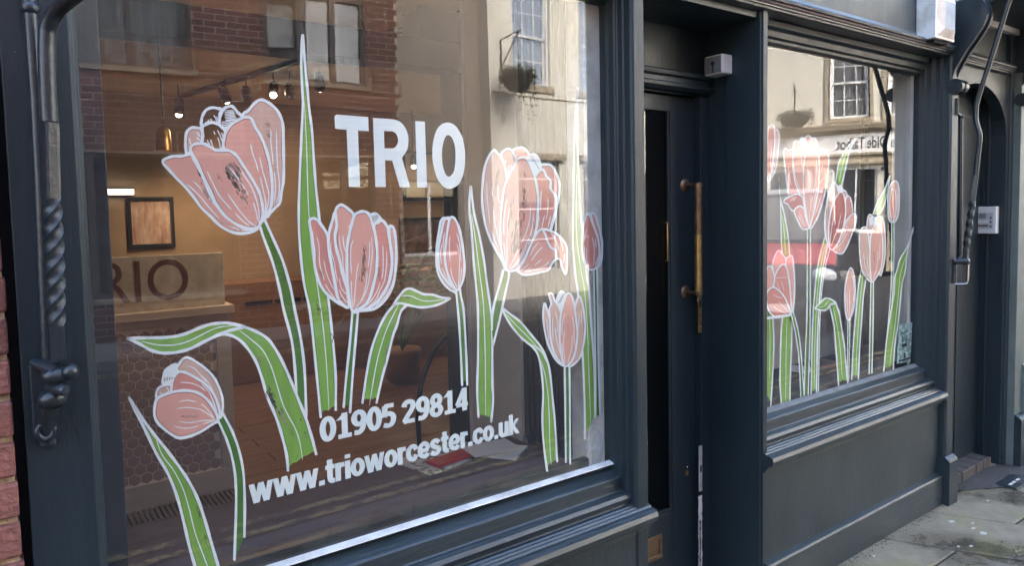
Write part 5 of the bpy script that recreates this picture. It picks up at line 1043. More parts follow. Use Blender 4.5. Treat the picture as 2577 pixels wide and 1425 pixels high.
# beam and boxed duct under the ceiling
bm_ = thing('ceiling_beam', 'charcoal beam crossing under the ceiling behind the top of the large window', 'beam')
MB().box(-1.2, 1.80, 0.96, 1.10, 2.335, 2.462).build('beam', M['beam'], bm_, 0.003)
MB().box(1.565, 1.80, 0.95, 1.12, 2.463, 2.60).build('duct', M['beam'], bm_, 0.003)
# reception desk
dk = thing('reception_desk', 'reception desk with brown hexagon tiles and a TRIO sign panel', 'desk')
DX0, DX1, DYF = 0.02, 0.990, 2.10
MB().box(DX0, DX1, DYF+.012, DYF+.65, 0.20, 1.17).build('carcass', M['desk'], dk)
MB().box(DX0, DX1+.02, DYF-.03, DYF+.66, 1.17, 1.215).build('counter_top', M['desk'], dk, 0.004)
MB().box(DX0, DX1-.015, DYF+.02, DYF+.06, 1.2155, 1.495).build('sign_panel', mat('mottled_sign_panel', (0.62, 0.58, 0.51), .7, noise=((0.48, 0.43, 0.36), 18, .4, .65)), dk, 0.003)
MB().box(DX0, DX1, DYF-.006, DYF+.0115, 0.20, 0.335).box(DX1-.075, DX1, DYF-.006, DYF+.0115, 0.335, 1.17).box(DX0, DX1-.075, DYF-.006, DYF+.0115, 1.13, 1.17).build('frame', M['desk'], dk, 0.002)
back = MB().box(DX0, DX1-.075, DYF+.004, DYF+.0115, 0.335, 1.13).build('tile_panel', M['grout'], dk)
hr = 0.0342; hexm = None
for r_ in range(0, 16):
    for c_ in range(0, 15):
        cx = DX1-.105-c_*0.0555-(0.0277 if r_ % 2 else 0); cz = 0.365+r_*0.0480
        if cx < 0.20 or cz > 1.105: continue
        if hexm is None:
            v = [(hr*math.sin(k*math.pi/3)*s_, y_, hr*math.cos(k*math.pi/3)*s_) for y_, s_ in ((.0042, .93), (.0030, .93), (.0020, .88)) for k in range(6)]
            v = [(x*0.94, y, z*0.94) for x, y, z in v]
            f = [tuple(range(12, 18))]+[(j*6+k, j*6+(k+1) % 6, (j+1)*6+(k+1) % 6, (j+1)*6+k) for j in range(2) for k in range(6)]
            hexm = MB().add(v, f).build('hexagon_tile', M['hex'], back); hexm.location = (cx, DYF, cz)
        else: obj_copy(hexm, back, (cx, DYF, cz))
zl, zu = at(400, 757, Y=DYF).z, at(400, 655, Y=DYF).z
xT0 = 0.215; xT1 = at(476, 700, Y=DYF).x
lettering('TRIO', lambda u, v: (xT0+(xT1-xT0)*u, DYF+.0188, zl+(zu-zl)*v), dk, M['sign_brown'], 0.0)
# ribbed mat in front of the desk
mt_ = thing('ribbed_mat', 'dark ribbed entrance mat on the floor before the reception desk', 'mat')
MB().box(-0.3, 1.20, 1.25, 2.09, 0.2005, 0.206).build('base', M['blackmetal'], mt_)
ribs = MB()
for k in range(62):
    ribs.box(-0.3+k*0.0243, -0.3+k*0.0243+.013, 1.25, 2.09, 0.2062, 0.2125)
ribs.build('ribs', mat('brown_rib', (0.16, 0.12, 0.095), .9), mt_, kind='stuff')
# pictures
def picture(label, x0, x1, z0, z1, y, img):
    p = thing('framed_picture', label, 'picture', ((x0+x1)/2, y, z0))
    w, h_ = (x1-x0)/2, z1-z0; t_ = 0.030
    MB().box(-w, w, -.03, 0, 0, t_).box(-w, w, -.03, 0, h_-t_, h_).box(-w, -w+t_, -.03, 0, t_, h_-t_).box(w-t_, w, -.03, 0, t_, h_-t_).build('frame', M['blackmetal'], p, 0.002)
    MB().box(-w+t_, w-t_, -.012, -.002, t_, h_-t_).build('print', img, p)
    return p
f0, f1 = at(325, 625, Y=4.97), at(436, 495, Y=4.97)
picture('black framed reddish print above the reception desk', f0.x, f1.x, f0.z, f1.z, 4.999, mat('reddish_print', (0.58, 0.46, 0.38), .6, noise=((0.32, 0.17, 0.13), 5, .35, .65), scale3=(4, 1, 1)))
f0, f1 = at(1017, 505, Y=4.97), at(1150, 385, Y=4.97)
picture('black framed pale picture seen behind the letters I and O', f0.x, f1.x, f0.z, f1.z, 4.999, mat('pale_print', (0.50, 0.38, 0.25), .6, noise=((0.38, 0.27, 0.17), 7, .35, .65)))
f0, f1 = at(1010, 690, Y=4.97), at(1150, 545, Y=4.97)
MBp = picture('wide dark floral picture low on the back wall', f0.x, f1.x, f0.z, f1.z, 4.999, mat('dark_floral_print', (0.08, 0.06, 0.055), .4, noise=((0.24, 0.16, 0.13), 9, .45, .7)))
# wood cabinet with grilles along the back wall
cb = thing('radiator_cabinet', 'brown wooden radiator cabinet with slatted grilles along the back wall', 'cabinet')
MB().box(1.45, 4.15, 4.55, 4.99, 0.2, 1.10).build('case', M['wood_panel'], cb, 0.006)
g0, g1 = at(615, 785, Y=4.545), at(830, 757, Y=4.545)
for j in range(3):
    for k in range(5):
        xa = g0.x+(g1.x-g0.x)*(j+.04)/3; xb = g0.x+(g1.x-g0.x)*(j+.94)/3; z_ = g0.z+.03+(g1.z-g0.z-.0)*(k)/5+.02
        MB().box(xa, xb, 4.5405, 4.5495, z_, z_+.013).build('grille_slat', M['blackmetal'], cb)
# ceiling air unit
ac = thing('air_conditioner', 'ceiling air conditioning unit with slatted grille at top left inside', 'air conditioner')
c0_ = at(305, 335, Z=2.58)
MB().box(c0_.x-.30, c0_.x+.30, c0_.y-.35, c0_.y+.35, 2.60, 2.755).build('case', mat('cream_plastic', (0.40, 0.31, 0.21), .5), ac, 0.01)
for k in range(9):
    MB().box(c0_.x-.24, c0_.x+.24, c0_.y-.28+k*.062, c0_.y-.28+k*.062+.035, 2.588, 2.599).build('slat', mat('brown_slat', (0.16, 0.12, 0.08), .6) if k == 0 else bpy.data.materials['brown_slat'], ac)
# lit spotlights on a track
M['bulb'] = mat('lit_bulb', (1, 1, 1), 0.5, emit=(1.0, 0.83, 0.55), estr=7.0)
tk = thing('lighting_track', 'black ceiling track carrying the warm spotlights', 'light track')
ta, tb = Vector((1.36, 4.85, 2.74)), Vector((2.0, 1.6, 2.74))
MB().tube([ta, tb], .02, 8, square=[1, 1]).build('rail', M['blackmetal'], tk)
def spot(label, px, py, depth_y, lit, aim, energy, body='blackmetal', rad=.038):
    p = at(px, py, Y=depth_y); d = (Vector(aim)-p).normalized()
    s_ = thing('spotlight', label, 'spotlight', (0, 0, 0), 'spotlights inside the shop')
    top = Vector((p.x, p.y, 2.735)) - d*0.02
    MB().tube([p-d*.13, p-d*.11, p-d*.02, p+d*.004], [rad*.5, rad*.85, rad, rad*1.02], 16).build('shade', M[body], s_)
    if top.z > p.z+.02: MB().tube([p-d*.08, top], .005, 8).build('stem', M['blackmetal'], s_)
    if lit:
        MB().ball(p+d*.004, rad*.62, rad*.62, rad*.62).build('bulb', M['bulb'], s_)
        L = bpy.data.lights.new('spot_lamp', 'SPOT'); L.energy = energy; L.color = (1.0, 0.68, 0.41); L.spot_size = R(110); L.spot_blend = .8; L.shadow_soft_size = .04
        o = bpy.data.objects.new('spot_lamp', L); col.objects.link(o); o.location = p+d*.06
        o.rotation_euler = d.to_track_quat('-Z', 'Y').to_euler(); o.parent = s_
    return s_
SP = 4.0
spot('lit spotlight furthest left, hanging above the framed reddish print', 450, 286, 4.3, True, (1.1, 4.6, 0.4), SP)
spot('lit spotlight just above the striped petals of the largest tulip', 570, 252, 3.95, True, (2.2, 4.9, 1.2), SP)
spot('lit spotlight on the track above the largest tulip, third from the left', 688, 238, 3.5, True, (1.2, 2.4, 0.9), SP)
spot('lit spotlight nearest to the tall leaf, last on the track', 805, 222, 3.1, True, (2.6, 4.6, 1.0), SP)
spot('lit spotlight seen beside the letter R of TRIO', 1041, 418, 4.75, True, (3.3, 4.0, 0.3), SP*.5)
spot('lit spotlight seen inside the letter O of TRIO', 1133, 408, 4.75, True, (3.7, 4.0, 0.3), SP*.5)
spot('added lit spotlight on the near end of the track, brightening the desk front', 905, 128, 1.75, True, (0.45, 2.1, 0.75), SP*1.3)  # no lamp known here; added to light the desk front
spot('unlit spotlight between two lit ones above the largest tulip', 622, 246, 3.7, False, (2.0, 4.8, 2.0), 0)
spot('unlit spotlight immediately left of the tall leaf', 731, 236, 3.3, False, (2.4, 4.8, 2.0), 0)
spot('brass spotlight hanging low and large above the left tulip', 413, 378, 2.6, False, (0.75, 2.55, 0.2), 0, 'brass', .042)
# lit strip on the back wall
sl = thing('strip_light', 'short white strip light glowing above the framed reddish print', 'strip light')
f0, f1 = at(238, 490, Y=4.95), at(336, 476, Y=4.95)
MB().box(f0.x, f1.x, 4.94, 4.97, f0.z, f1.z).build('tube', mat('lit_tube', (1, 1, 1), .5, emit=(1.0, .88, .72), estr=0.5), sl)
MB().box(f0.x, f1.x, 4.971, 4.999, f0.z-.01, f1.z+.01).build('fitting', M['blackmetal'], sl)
# black hoop
hp = thing('black_hoop', 'thin black curved hoop standing inside behind the telephone number', 'hoop')
MB().tube([tuple(p) for p in crom([tuple(at(x, y, Y=1.9)) for x, y in [(1190, 815), (1150, 830), (1115, 857), (1087, 895), (1066, 945), (1055, 1000), (1052, 1060), (1058, 1130), (1070, 1180)]], 5)], .016, 10).build('bar', M['blackmetal'], hp)
# potted palm at the back
pp = thing('potted_palm', 'potted palm with arching fronds at the back of the shop', 'plant')
pc = at(1010, 800, Y=3.7); pz = 0.2
ring_ = [(.11, 0), (.15, .05), (.17, .28), (.165, .30), (.14, .29), (0, .28)]
v = [(pc.x+r_*math.cos(2*math.pi*k/18), 3.7+r_*math.sin(2*math.pi*k/18), pz+z_) for r_, z_ in ring_ for k in range(18)]
MB().add(v, [(i*18+k, i*18+(k+1) % 18, (i+1)*18+(k+1) % 18, (i+1)*18+k) for i in range(5) for k in range(18)], 0, True).build('pot', M['wood_panel'], pp)
frond = mat('palm_green', (.09, .13, .04), .6)
pq = random.Random(5)
for i in range(13):
    t_ = i*2.4; ln = pq.uniform(.55, .85); hgt = pq.uniform(.55, .95); m = MB(); prev = None; stem_ = []
    for k in range(13):
        u = k/12; r_ = ln*u; z_ = pz+.28+hgt*math.sin(u*2.3)
        stem_.append(Vector((pc.x+r_*math.cos(t_), 3.7+r_*math.sin(t_), z_)))
    m.tube(stem_, .006, 5)
    side_ = Vector((-math.sin(t_), math.cos(t_), 0))
    for k in range(3, 13):
        for sg in (-1, 1):
            c_ = stem_[k]; d_ = (stem_[k]-stem_[k-1]).normalized(); tip = c_+side_*sg*.17*math.sin(k/13*3.0)+d_*.10-Vector((0, 0, .05)); w_ = d_*.014
            m.add([c_-w_, c_+w_, tip], [(0, 1, 2)])
    m.build('frond', frond, pp)
# papers on the shelves
def sheet(name, label, cat, px, py, z, w, d, h_, ang, m, group=None, Yh=None):
    p = at(px, py, Z=z)
    o = thing(name, label, cat, (p.x, p.y, z), group, R(ang))
    MB().box(-w/2, w/2, -d/2, d/2, 0, h_).build('pages', m, o, 0.001)
    return o
white = mat('white_paper', (0.70, 0.68, 0.66), .6); red = mat('red_folder', (0.50, 0.045, 0.04), .45)
newsp = mat('printed_paper', (0.55, 0.52, 0.48), .7, noise=((0.10, 0.09, 0.085), 26, .5, .58))
sheet('magazine', 'printed magazine lying under the red folder on the window shelf', 'magazine', 1120, 1150, .7385, .34, .22, .004, 12, newsp)
sheet('folder', 'red folder on the window shelf below the web address', 'folder', 1165, 1148, .7430, .30, .07, .014, 10, red)
sheet('leaflet', 'white leaflet lying on the red folder', 'leaflet', 1235, 1128, .7577, .20, .14, .002, -8, white)
sheet('leaflet', 'white leaflet at the right end of the shelf papers', 'leaflet', 1268, 1140, .7390, .15, .15, .010, 35, white)
sheet('magazine', 'dark printed magazine on the shelf in the small window', 'magazine', 2055, 925, .765, .42, .20, .008, 4, mat('dark_cover', (0.10, 0.09, 0.09), .4, noise=((0.34, 0.12, 0.10), 9, .52, .6)))
sheet('leaflet', 'white leaflet on the shelf in the small window', 'leaflet', 2010, 930, .7735, .16, .14, .003, 14, white)
# ------------------------------------------------------------------ across the street (seen in the glass)
M['cream'] = mat('cream_render', (0.74, 0.70, 0.59), 0.85, noise=((0.64, 0.60, 0.49), 2.2, .35, .75), bump=0.15, bscale=18, scale3=(1, 1, .6))
M['greyrender'] = mat('grey_beige_render', (0.30, 0.255, 0.205), 0.9, noise=((0.25, 0.21, 0.17), 2, .35, .7))
M['stone'] = mat('stone_trim', (0.42, 0.35, 0.25), .8, noise=((0.34, 0.28, 0.19), 6, .35, .7))
M['sash'] = mat('white_sash_paint', (0.78, 0.78, 0.75), .45)
M['brickfar'] = mat('brown_red_brick', (0.21, 0.085, 0.056), .9, noise=((0.14, 0.058, 0.043), 3.1, .3, .7), bump=.5, bscale=40, vary=.3)
M['mortarfar'] = mat('grey_mortar', (0.50, 0.42, 0.34), .9)
M['frame_brown'] = mat('dark_window_frame', (0.10, 0.08, 0.065), .5)
M['curtain'] = mat('grey_curtain', (0.58, 0.62, 0.62), .9, noise=((0.25, 0.28, 0.285), 3.0, .35, .65), scale3=(6, 1, .15))
M['net'] = mat('white_net_curtain', (0.72, 0.73, 0.72), .9, noise=((0.34, 0.36, 0.37), 3.0, .38, .65), scale3=(5, 1, .15))
M['room_far'] = mat('dim_room', (0.06, 0.06, 0.062), .9)
def sash_window(parent, x0, x1, z0, z1, y=0.0, cols=3, rows=4, sill=True):
    """white sliding sash in a reveal; local +y faces the street"""
    w = MB().box(x0-.05, x0, y-.10, y+.02, z0, z1+.05).box(x1, x1+.05, y-.10, y+.02, z0, z1+.05).box(x0, x1, y-.10, y+.02, z1, z1+.05).build('window', M['sash'], parent, .004)
    zm = (z0+z1)/2
    for (a_, b_, yy_) in ((z0, zm+.02, y-.055), (zm-.02, z1, y-.025)):
        m = MB().box(x0, x1, yy_-.02, yy_, a_, a_+.05).box(x0, x1, yy_-.02, yy_, b_-.05, b_).box(x0, x0+.045, yy_-.02, yy_, a_+.05, b_-.05).box(x1-.045, x1, yy_-.02, yy_, a_+.05, b_-.05)
        for c_ in range(1, cols):
            xc_ = x0+(x1-x0)*c_/cols; m.box(xc_-.011, xc_+.011, yy_-.018, yy_-.002, a_+.05, b_-.05)
        for r_ in range(1, rows//2):
            zc_ = a_+(b_-a_)*r_/(rows//2)
            for c_ in range(cols):
                m.box(x0+(x1-x0)*c_/cols+.012, x0+(x1-x0)*(c_+1)/cols-.012, yy_-.018, yy_-.002, zc_-.011, zc_+.011)
        m.build('sash_bars', M['sash'], w)
        MB().box(x0+.04, x1-.04, yy_-.012, yy_-.008, a_+.04, b_-.04).build('pane', M['glass_far'], w)
    MB().box(x0-.05, x1+.05, y-.135, y-.115, z0-.02, z1+.05).build('curtain', M['net'], w)
    if sill: MB().box(x0-.14, x1+.14, y-.10, y+.12, z0-.14, z0-.001).build('window_sill', M['stone'], parent, .006)
def facade_boxes(W, H0, H1, holes, depth=.30):
    """wall strips round rectangular openings (x0,x1,z0,z1), W=(x0,x1); front face at y=0"""
    m = MB(); xs = sorted(set([W[0], W[1]]+[h[0] for h in holes]+[h[1] for h in holes])); zs = sorted(set([H0, H1]+[h[2] for h in holes]+[h[3] for h in holes]))
    for xa, xb in zip(xs, xs[1:]):
        run = None
        for za, zb in zip(zs, zs[1:]):
            solid = not any(h[0] <= xa+1e-6 and h[1] >= xb-1e-6 and h[2] <= za+1e-6 and h[3] >= zb-1e-6 for h in holes)
            if solid: run = (run[0], zb) if run else (za, zb)
            if (not solid or zb == zs[-1]) and run: m.box(xa, xb, -depth, 0, run[0], run[1]); run = None
    return m

# brick building
bb = thing('brick_building', 'brown red brick building with dark framed windows across the street', 'building', (2.3, -9.0, 0), None, R(7))
bh = [(-1.50, 0.10, 3.75, 5.45), (1.05, 2.62, 3.72, 5.9), (-4.6, -3.0, 3.75, 5.45), (-2.2, 0.6, 0.6, 2.6), (1.2, 2.7, 0.3, 2.6)]
facade_boxes((-7, 3.15), 0, 8.2, bh).build('wall', M['mortarfar'], bb)
MB().box(-7, 3.15, -6, -.31, 7.9, 8.2).box(-7, 3.15, -1.3, -1.25, 0, 7.9).build('room_back', M['room_far'], bb)
cells = []
for r_ in range(0, 87):
    z_ = r_*0.094
    for k in range(-1, 37):
        x_ = -7+k*0.285+(0.1425 if r_ % 2 else 0); xa, xb = max(x_, -6.99), min(x_+.268, 3.145)
        if xb-xa < .03: continue
        segs = [(xa, xb)]
        for h in bh:
            if z_+.084 > h[2]+.001 and z_ < h[3]-.001:
                ns = []
                for s0, s1 in segs:
                    if s1 <= h[0] or s0 >= h[1]: ns.append((s0, s1)); continue
                    if s0 < h[0]-.02: ns.append((s0, h[0]-.003))
                    if s1 > h[1]+.02: ns.append((h[1]+.003, s1))
                segs = ns
        for s0, s1 in segs: cells.append((s0, s1, z_))
def rank(c):
    cx, cz = (c[0]+c[1])/2, c[2]
    if c[1]-c[0] < .26: return 99
    return abs(cx+.6)*.5+abs(cz-3.6)
cells.sort(key=rank)
proto = None
for (s0, s1, z_) in cells[:300]:
    if proto is None:
        proto = MB().box(0, .268, -.02, .008, 0, .078).build('brick', M['brickfar'], bb, .004); proto.location = (s0, 0, z_+.005)
    else: obj_copy(proto, bb, (s0, rs.uniform(-.003, .002), z_+.005))
rest = MB()
for (s0, s1, z_) in cells[300:]: rest.box(s0, s1, -.02, .008+rs.uniform(-.003, .002), z_+.005, z_+.083)
rest.build('brickwork', M['brickfar'], bb, kind='stuff')
for (x0_, x1_, z0_, z1_) in bh:
    w = MB().box(x0_, x1_, -.16, -.06, z0_, z0_+.06).box(x0_, x1_, -.16, -.06, z1_-.06, z1_).box(x0_, x0_+.06, -.16, -.06, z0_+.06, z1_-.06).box(x1_-.06, x1_, -.16, -.06, z0_+.06, z1_-.06)
    nl = 2 if x1_-x0_ > 1.55 and z0_ > 3 else 3
    nl = {-1.5: 2, 1.05: 3}.get(x0_, nl)
    for k in range(1, nl): xm = x0_+(x1_-x0_)*k/nl; w.box(xm-.045, xm+.045, -.16, -.05, z0_+.06, z1_-.06)
    if x0_ == 1.05: w.box(x0_+.06, x1_-.06, -.158, -.055, z0_+1.28, z0_+1.34)
    w = w.build('window', M['frame_brown'], bb, .004)
    for k in range(nl):
        MB().box(x0_+(x1_-x0_)*k/nl+.05, x0_+(x1_-x0_)*(k+1)/nl-.05, -.115, -.110, z0_+.05, z1_-.05).build('pane', M['glass_dim'], w)
    if z0_ > 3: MB().box(x0_, x1_, -.42, -.40, z0_, z1_).build('curtain', M['curtain'], w)
    MB().box(x0_-.05, x1_+.05, -.06, .05, z0_-.07, z0_-.002).build('window_sill', M['stone'], bb, .004)
# white sheet imitating reflected sky in one light of the right-hand window
MB().box(1.12, 1.50, -.20, -.19, 4.25, 5.8).build('sky_reflection', mat('white_sky_reflection', (.85, .85, .8), .8), bb)

# plain rendered house between
gr = thing('rendered_house', 'plain grey beige rendered house between the brick and cream buildings', 'building', (6.4, -9.3, 0))
facade_boxes((-1.05, 1.06), 0, 8.5, [(-.6, .5, .9, 2.3)]).build('wall', M['greyrender'], gr)
MB().box(-1.05, 1.06, -.9, -.85, 0, 8.5).build('room_back', M['room_far'], gr)
w = MB().box(-.6, .5, -.12, -.06, .9, .96).box(-.6, .5, -.12, -.06, 2.24, 2.3).box(-.08, -.02, -.12, -.06, .96, 2.24).build('window', M['sash'], gr)
MB().box(-.6, .5, -.1, -.095, .95, 2.25).build('pane', M['glass_far'], w)

# cream building with sashes and shop windows
cm = thing('cream_building', 'cream rendered building with white sash windows across the street', 'building', (0, -9.0, 0))
ch = [(7.98, 8.92, 4.10, 6.0), (9.70, 10.64, 4.10, 6.0), (11.4, 12.34, 4.10, 6.0), (8.10, 9.10, 0.5, 2.68), (9.75, 10.9, 0.5, 2.68), (11.4, 12.4, .1, 2.5)]
facade_boxes((7.46, 13.2), 0, 8.6, ch).build('wall', M['cream'], cm)
MB().box(7.46, 13.2, -1.4, -1.35, 0, 8.6).box(7.46, 13.2, -6, -.31, 8.3, 8.6).build('room_back', M['room_far'], cm)
for h in ch[:3]: sash_window(cm, h[0]+.05, h[1]-.05, h[2], h[3]-.05, y=-.08)
for h in ch[3:5]:
    w = MB()
    for k in range(4): z_ = h[2]+(h[3]-h[2])*k/3.6; w.box(h[0], h[1], -.14, -.08, z_, z_+.022)
    w.box(h[0], h[0]+.06, -.14, -.08, h[2]+.045, h[3]).box(h[1]-.06, h[1], -.14, -.08, h[2]+.045, h[3])
    w = w.build('shop_window', M['sash'], cm); MB().box(h[0], h[1], -.112, -.108, h[2], h[3]).build('pane', M['glass_far'], w)
    MB().box(h[0]-.12, h[1]+.12, .001, .10, h[3]+.01, h[3]+.14).build('lintel', M['stone'], cm)
MB().box(11.42, 12.38, -.14, -.08, .1, 2.49).build('door', M['frame_brown'], cm)
MB().tube([(7.5, .012, 3.92), (8.6, .012, 3.86), (9.6, .012, 3.87), (11, .012, 3.93), (13, .012, 3.88)], .012, 6).build('cable', M['stone'], cm)
MB().box(7.46, 13.2, .001, .16, 8.2, 8.45).build('cornice', M['stone'], cm)

# pub at the bend of the street
pb = thing('pub_building', 'cream pub frontage with a painted name board and sash windows at the bend', 'building', (17.5, -7.85, 0), None, R(61))
ph = [(-.28, .68, 3.86, 5.7), (1.05, 2.0, 3.86, 5.7), (-2.9, -1.95, 3.86, 5.7), (-1.75, -.75, 1.0, 2.62), (-.15, .85, 1.0, 2.62), (1.55, 2.4, 1.0, 2.62), (-3.4, -2.4, 1.0, 2.62)]
facade_boxes((-6, 4.2), 0, 9, ph).build('wall', M['cream'], pb)
MB().box(-6, 4.2, -1.4, -1.35, 0, 9).box(-6, 4.2, -4, -.31, 8.7, 9).build('room_back', M['room_far'], pb)
for h in ph[:3]:
    sash_window(pb, h[0]+.08, h[1]-.08, h[2]+.02, h[3]-.06, y=-.06, cols=3, rows=4, sill=False)
    MB().box(h[0]-.09, h[0], .001, .04, h[2]-.1, h[3]).box(h[1], h[1]+.09, .001, .04, h[2]-.1, h[3]).box(h[0], h[1], .001, .04, h[2]-.1, h[2]-.001).build('window_surround', M['stone'], pb, .004)
MB().profile_x([(0, 3.46), (.06, 3.46), (.09, 3.52), (.22, 3.56), (.24, 3.62), (.26, 3.66), (.26, 3.70), (0, 3.73)], -6, 4.2).build('sign_cornice', M['stone'], pb)
MB().box(-6, 4.2, .001, .06, 2.98, 3.45).build('name_board', mat('white_name_board', (.84, .83, .80), .6, noise=((.74, .73, .70), 3, .4, .7)), pb)
MB().profile_x([(0, 2.70), (.10, 2.70), (.10, 2.76), (.06, 2.80), (.06, 2.88), (.12, 2.92), (.12, 2.975), (0, 2.975)], -6, 4.2).build('sign_moulding', M['stone'], pb)
lettering('Ye Olde Talbot', lambda u, v: (1.42-1.52*u, .064, 3.08+.28*v), pb, mat('grey_sign_letters', (.035, .035, .035), .6), 0.012)
for h in ph[3:]:
    w = MB().box(h[0], h[1], -.1, -.04, h[2], h[2]+.05).box(h[0], h[1], -.1, -.04, h[3]-.05, h[3]).box(h[0], h[0]+.05, -.1, -.04, h[2]+.05, h[3]-.05).box(h[1]-.05, h[1], -.1, -.04, h[2]+.05, h[3]-.05).box((h[0]+h[1])/2-.02, (h[0]+h[1])/2+.02, -.1, -.04, h[2]+.05, h[3]-.05)
    w = w.build('window', M['sash'], pb); MB().box(h[0]+.03, h[1]-.03, -.075, -.07, h[2]+.03, h[3]-.03).build('pane', M['glass_far'], w)
MB().box(-6, 4.2, .002, .05, 0, .96).build('stall_riser', mat('dark_brown_pub_paint', (.035, .028, .024), .5), pb)
for x_ in (-2.1, -.45, 1.2, 2.75):
    MB().box(x_-.12, x_+.12, .001, .08, 0, 2.69).build('pilaster', M['stone'], pb, .006)
MB().box(.92, 1.02, .07, .15, 2.52, 2.60).build('lantern', M['blackmetal'], pb)

# two hanging baskets on iron brackets
def basket(label, loc, rz, r0, seed):
    b = thing('hanging_basket', label, 'hanging basket', loc, None, rz); q = random.Random(seed)
    MB().tube([(0, 0, .50), (0, 0, 1.05), (0, .62, 1.12)], .012, 6).tube([(0, 0, .55), (0, .55, 1.10)], .012, 6).build('bracket', M['blackmetal'], b)
    ch_ = MB()
    for a_ in range(3):
        t_ = a_*2.1; ch_.tube([(0, .5, 1.10), (r0*.8*math.cos(t_), .5+r0*.8*math.sin(t_), .36)], .004, 5)
    ch_.build('chains', M['blackmetal'], b)
    m = MB(); nv = 6; prof = [(0, .02), (r0*.55, .06), (r0*.85, .18), (r0*.92, .30), (0, .32)]
    v = [(r_*math.cos(2*math.pi*k/12), .5+r_*math.sin(2*math.pi*k/12), z_) for r_, z_ in prof for k in range(12)]
    m.add(v, [(i*12+k, i*12+(k+1) % 12, (i+1)*12+(k+1) % 12, (i+1)*12+k) for i in range(4) for k in range(12)]).build('liner', mat('moss_liner', (.05, .04, .025), .95) if seed == 1 else bpy.data.materials['moss_liner'], b)
    lf = MB()
    for i in range(1500):
        t_ = q.uniform(0, 2*math.pi); rr = r0*math.sqrt(q.random())*1.15; z_ = .30+q.gauss(.06, .07)*(1.2-rr/r0*.4)
        if q.random() < .38: rr = r0*q.uniform(.8, 1.2); z_ = .30-abs(q.gauss(0, .22))*(1+.9*math.sin(t_*3+seed))
        c_ = Vector((rr*math.cos(t_), .5+rr*math.sin(t_), z_)); u_ = Vector((q.gauss(0, 1), q.gauss(0, 1), q.gauss(0, 1))).normalized(); w_ = u_.orthogonal().normalized(); s_ = q.uniform(.014, .032)
        lf.add([c_-u_*s_, c_+w_*s_*.55, c_+u_*s_, c_-w_*s_*.55], [(0, 1, 2, 3)], 0 if q.random() < .75 else 1)
    lf.build('foliage', [mat('dark_foliage', (.045, .06, .02), .8) if seed == 1 else bpy.data.materials['dark_foliage'], mat('dry_foliage', (.10, .075, .04), .85) if seed == 1 else bpy.data.materials['dry_foliage']], b, kind='stuff')
basket('trailing hanging basket on an iron bracket by the left sash window', (7.72, -8.98, 3.80), 0, .30, 1)
basket('round hanging basket on the pub wall, reflected in the small window', (17.5-1.05*.485-.01*.875, -7.85-1.05*.875, 3.62), R(61), .40, 2)

# red van in the road
M['van_red'] = mat('red_van_paint', (0.62, 0.085, 0.075), .35, coat=.5, noise=((.56, .075, .068), 3, .4, .7))
M['van_dark'] = mat('charcoal_van_paint', (0.05, 0.052, 0.055), .3, coat=.6)
M['van_glass'] = mat('tinted_windscreen', (0.16, 0.145, 0.125), .12, coat=.3)
M['tyre'] = mat('tyre_rubber', (.02, .02, .02), .85)
M['roofsilver'] = mat('silver_paint', (.46, .50, .54), .3, metal=.3, coat=.6)
vn = thing('van', 'van with a red bonnet and pale roof, reflected in the small window', 'van', (8.50, -3.83, -0.12), None, R(-31))
HW = 0.92
def loft(secs, nm, m_, bev=.02):
    """secs: (x, half width bottom, half width top, z bottom, z top)"""
    b = MB(); v = []
    for x, wb, wt, zb, zt in secs: v += [(x, -wb, zb), (x, wb, zb), (x, wt, zt), (x, -wt, zt)]
    k = len(secs)
    f = [(0, 1, 2, 3), tuple(4*(k-1)+i for i in (3, 2, 1, 0))]+[(4*i+j, 4*i+(j+1) % 4, 4*(i+1)+(j+1) % 4, 4*(i+1)+j) for i in range(k-1) for j in range(4)]
    return b.add(v, f).build(nm, m_, vn, bev)
loft([(0.0, .70, .74, .34, .72), (.12, .86, .82, .26, 1.02), (.55, HW, .84, .24, 1.16), (1.10, HW, .86, .24, 1.24), (4.2, HW, .86, .26, 1.25), (4.35, .86, .84, .34, 1.2)], 'body', M['van_dark'], .03)
loft([(.02, .72, .74, .70, .745), (.13, .80, .82, .98, 1.035), (.55, .82, .83, 1.13, 1.172), (1.06, .84, .84, 1.22, 1.252)], 'bonnet', M['van_red'], .02)
loft([(1.02, .84, .82, 1.245, 1.26), (1.62, .83, .70, 1.2455, 1.98), (3.9, .83, .72, 1.2455, 2.02), (4.3, .82, .72, 1.24, 1.95)], 'cabin', M['van_dark'], .03)
loft([(1.60, .71, .66, 1.975, 2.03), (1.9, .72, .68, 2.00, 2.07), (3.9, .73, .68, 2.01, 2.07), (4.25, .70, .66, 1.96, 2.0)], 'roof', M['roofsilver'], .02)
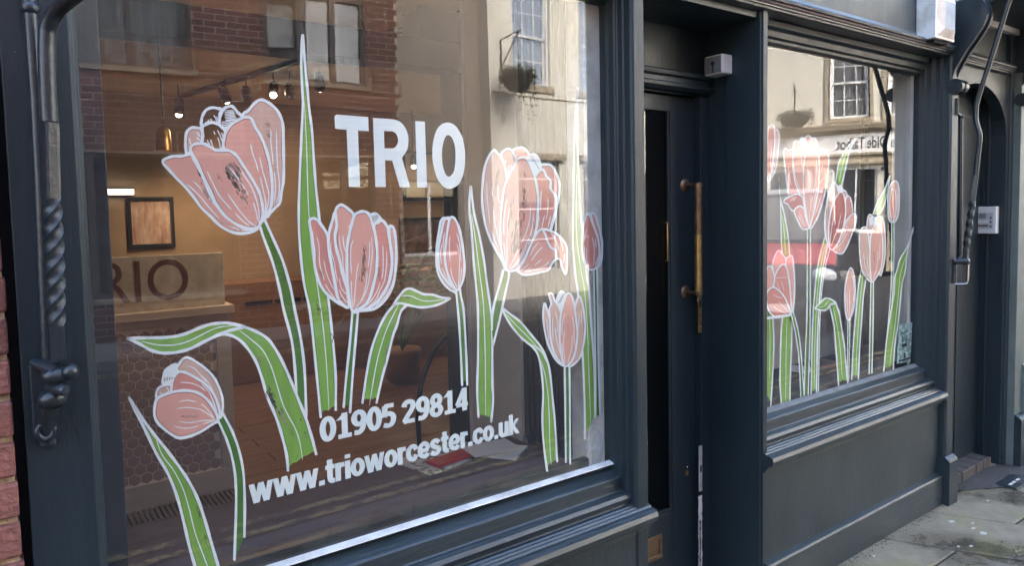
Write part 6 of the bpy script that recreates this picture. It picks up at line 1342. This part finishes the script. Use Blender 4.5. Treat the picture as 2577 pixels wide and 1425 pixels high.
v = [(1.045, -.76, 1.29), (1.045, .76, 1.29), (1.575, .66, 1.93), (1.575, -.66, 1.93)]
MB().add(v+[(x-.012, y, z+.012) for x, y, z in v], [(0, 1, 2, 3), (4, 5, 6, 7), (0, 1, 5, 4), (1, 2, 6, 5), (2, 3, 7, 6), (3, 0, 4, 7)]).build('windscreen', M['van_glass'], vn)
for s_ in (-1, 1):
    MB().tube([(1.00, s_*.83, 1.25), (1.30, s_*.78, 1.62), (1.60, s_*.71, 1.99), (1.9, s_*.72, 2.04)], .035, 8).build('pillar', M['blackmetal'], vn)
    MB().box(1.75, 3.0, s_*.80-.03, s_*.80+.03, 1.36, 1.86).build('side_window', M['van_glass'], vn, .02)
    hl = MB().ball((.10, s_*.66, .86), .10, .17, .11).build('headlight', mat('headlamp_lens', (.75, .76, .76), .1, coat=.8) if s_ < 0 else bpy.data.materials['headlamp_lens'], vn)
    MB().box(1.05, 1.16, s_*1.02-.10, s_*1.02+.10, 1.22, 1.42).build('mirror', M['blackmetal'], vn, .03)
    for x_ in (.78, 3.5):
        w = MB().tube([(x_, s_*.93, .33), (x_, s_*.72, .33)], .33, 28).build('wheel', M['tyre'], vn, .02)
        MB().tube([(x_, s_*.945, .33), (x_, s_*.925, .33)], .20, 20).build('rim', M['chrome'], w, .01)
MB().box(-.06, .10, -.80, .80, .30, .50).build('bumper', mat('black_bumper', (.03, .03, .03), .6), vn, .04)
MB().box(-.012, .06, -.42, .42, .60, .74).build('grille', M['blackmetal'], vn, .01)
MB().box(-.068, -.06, -.26, .26, .36, .47).build('number_plate', M['sash'], vn, .003)
# people-free street end: more housing beyond, closing the view down the street
fh = thing('far_terrace', 'pale terrace closing the far end of the street', 'building', (-16, -9.5, 0))
facade_boxes((-14, 11.5), 0, 8.5, [(-12+k*3.0, -10.8+k*3.0, 3.6, 5.2) for k in range(7)]).build('wall', M['greyrender'], fh)
for k in range(7):
    w = MB().box(-12+k*3.0, -10.8+k*3.0, -.2, -.15, 3.6, 5.2).build('window', M['glass_far'], fh)
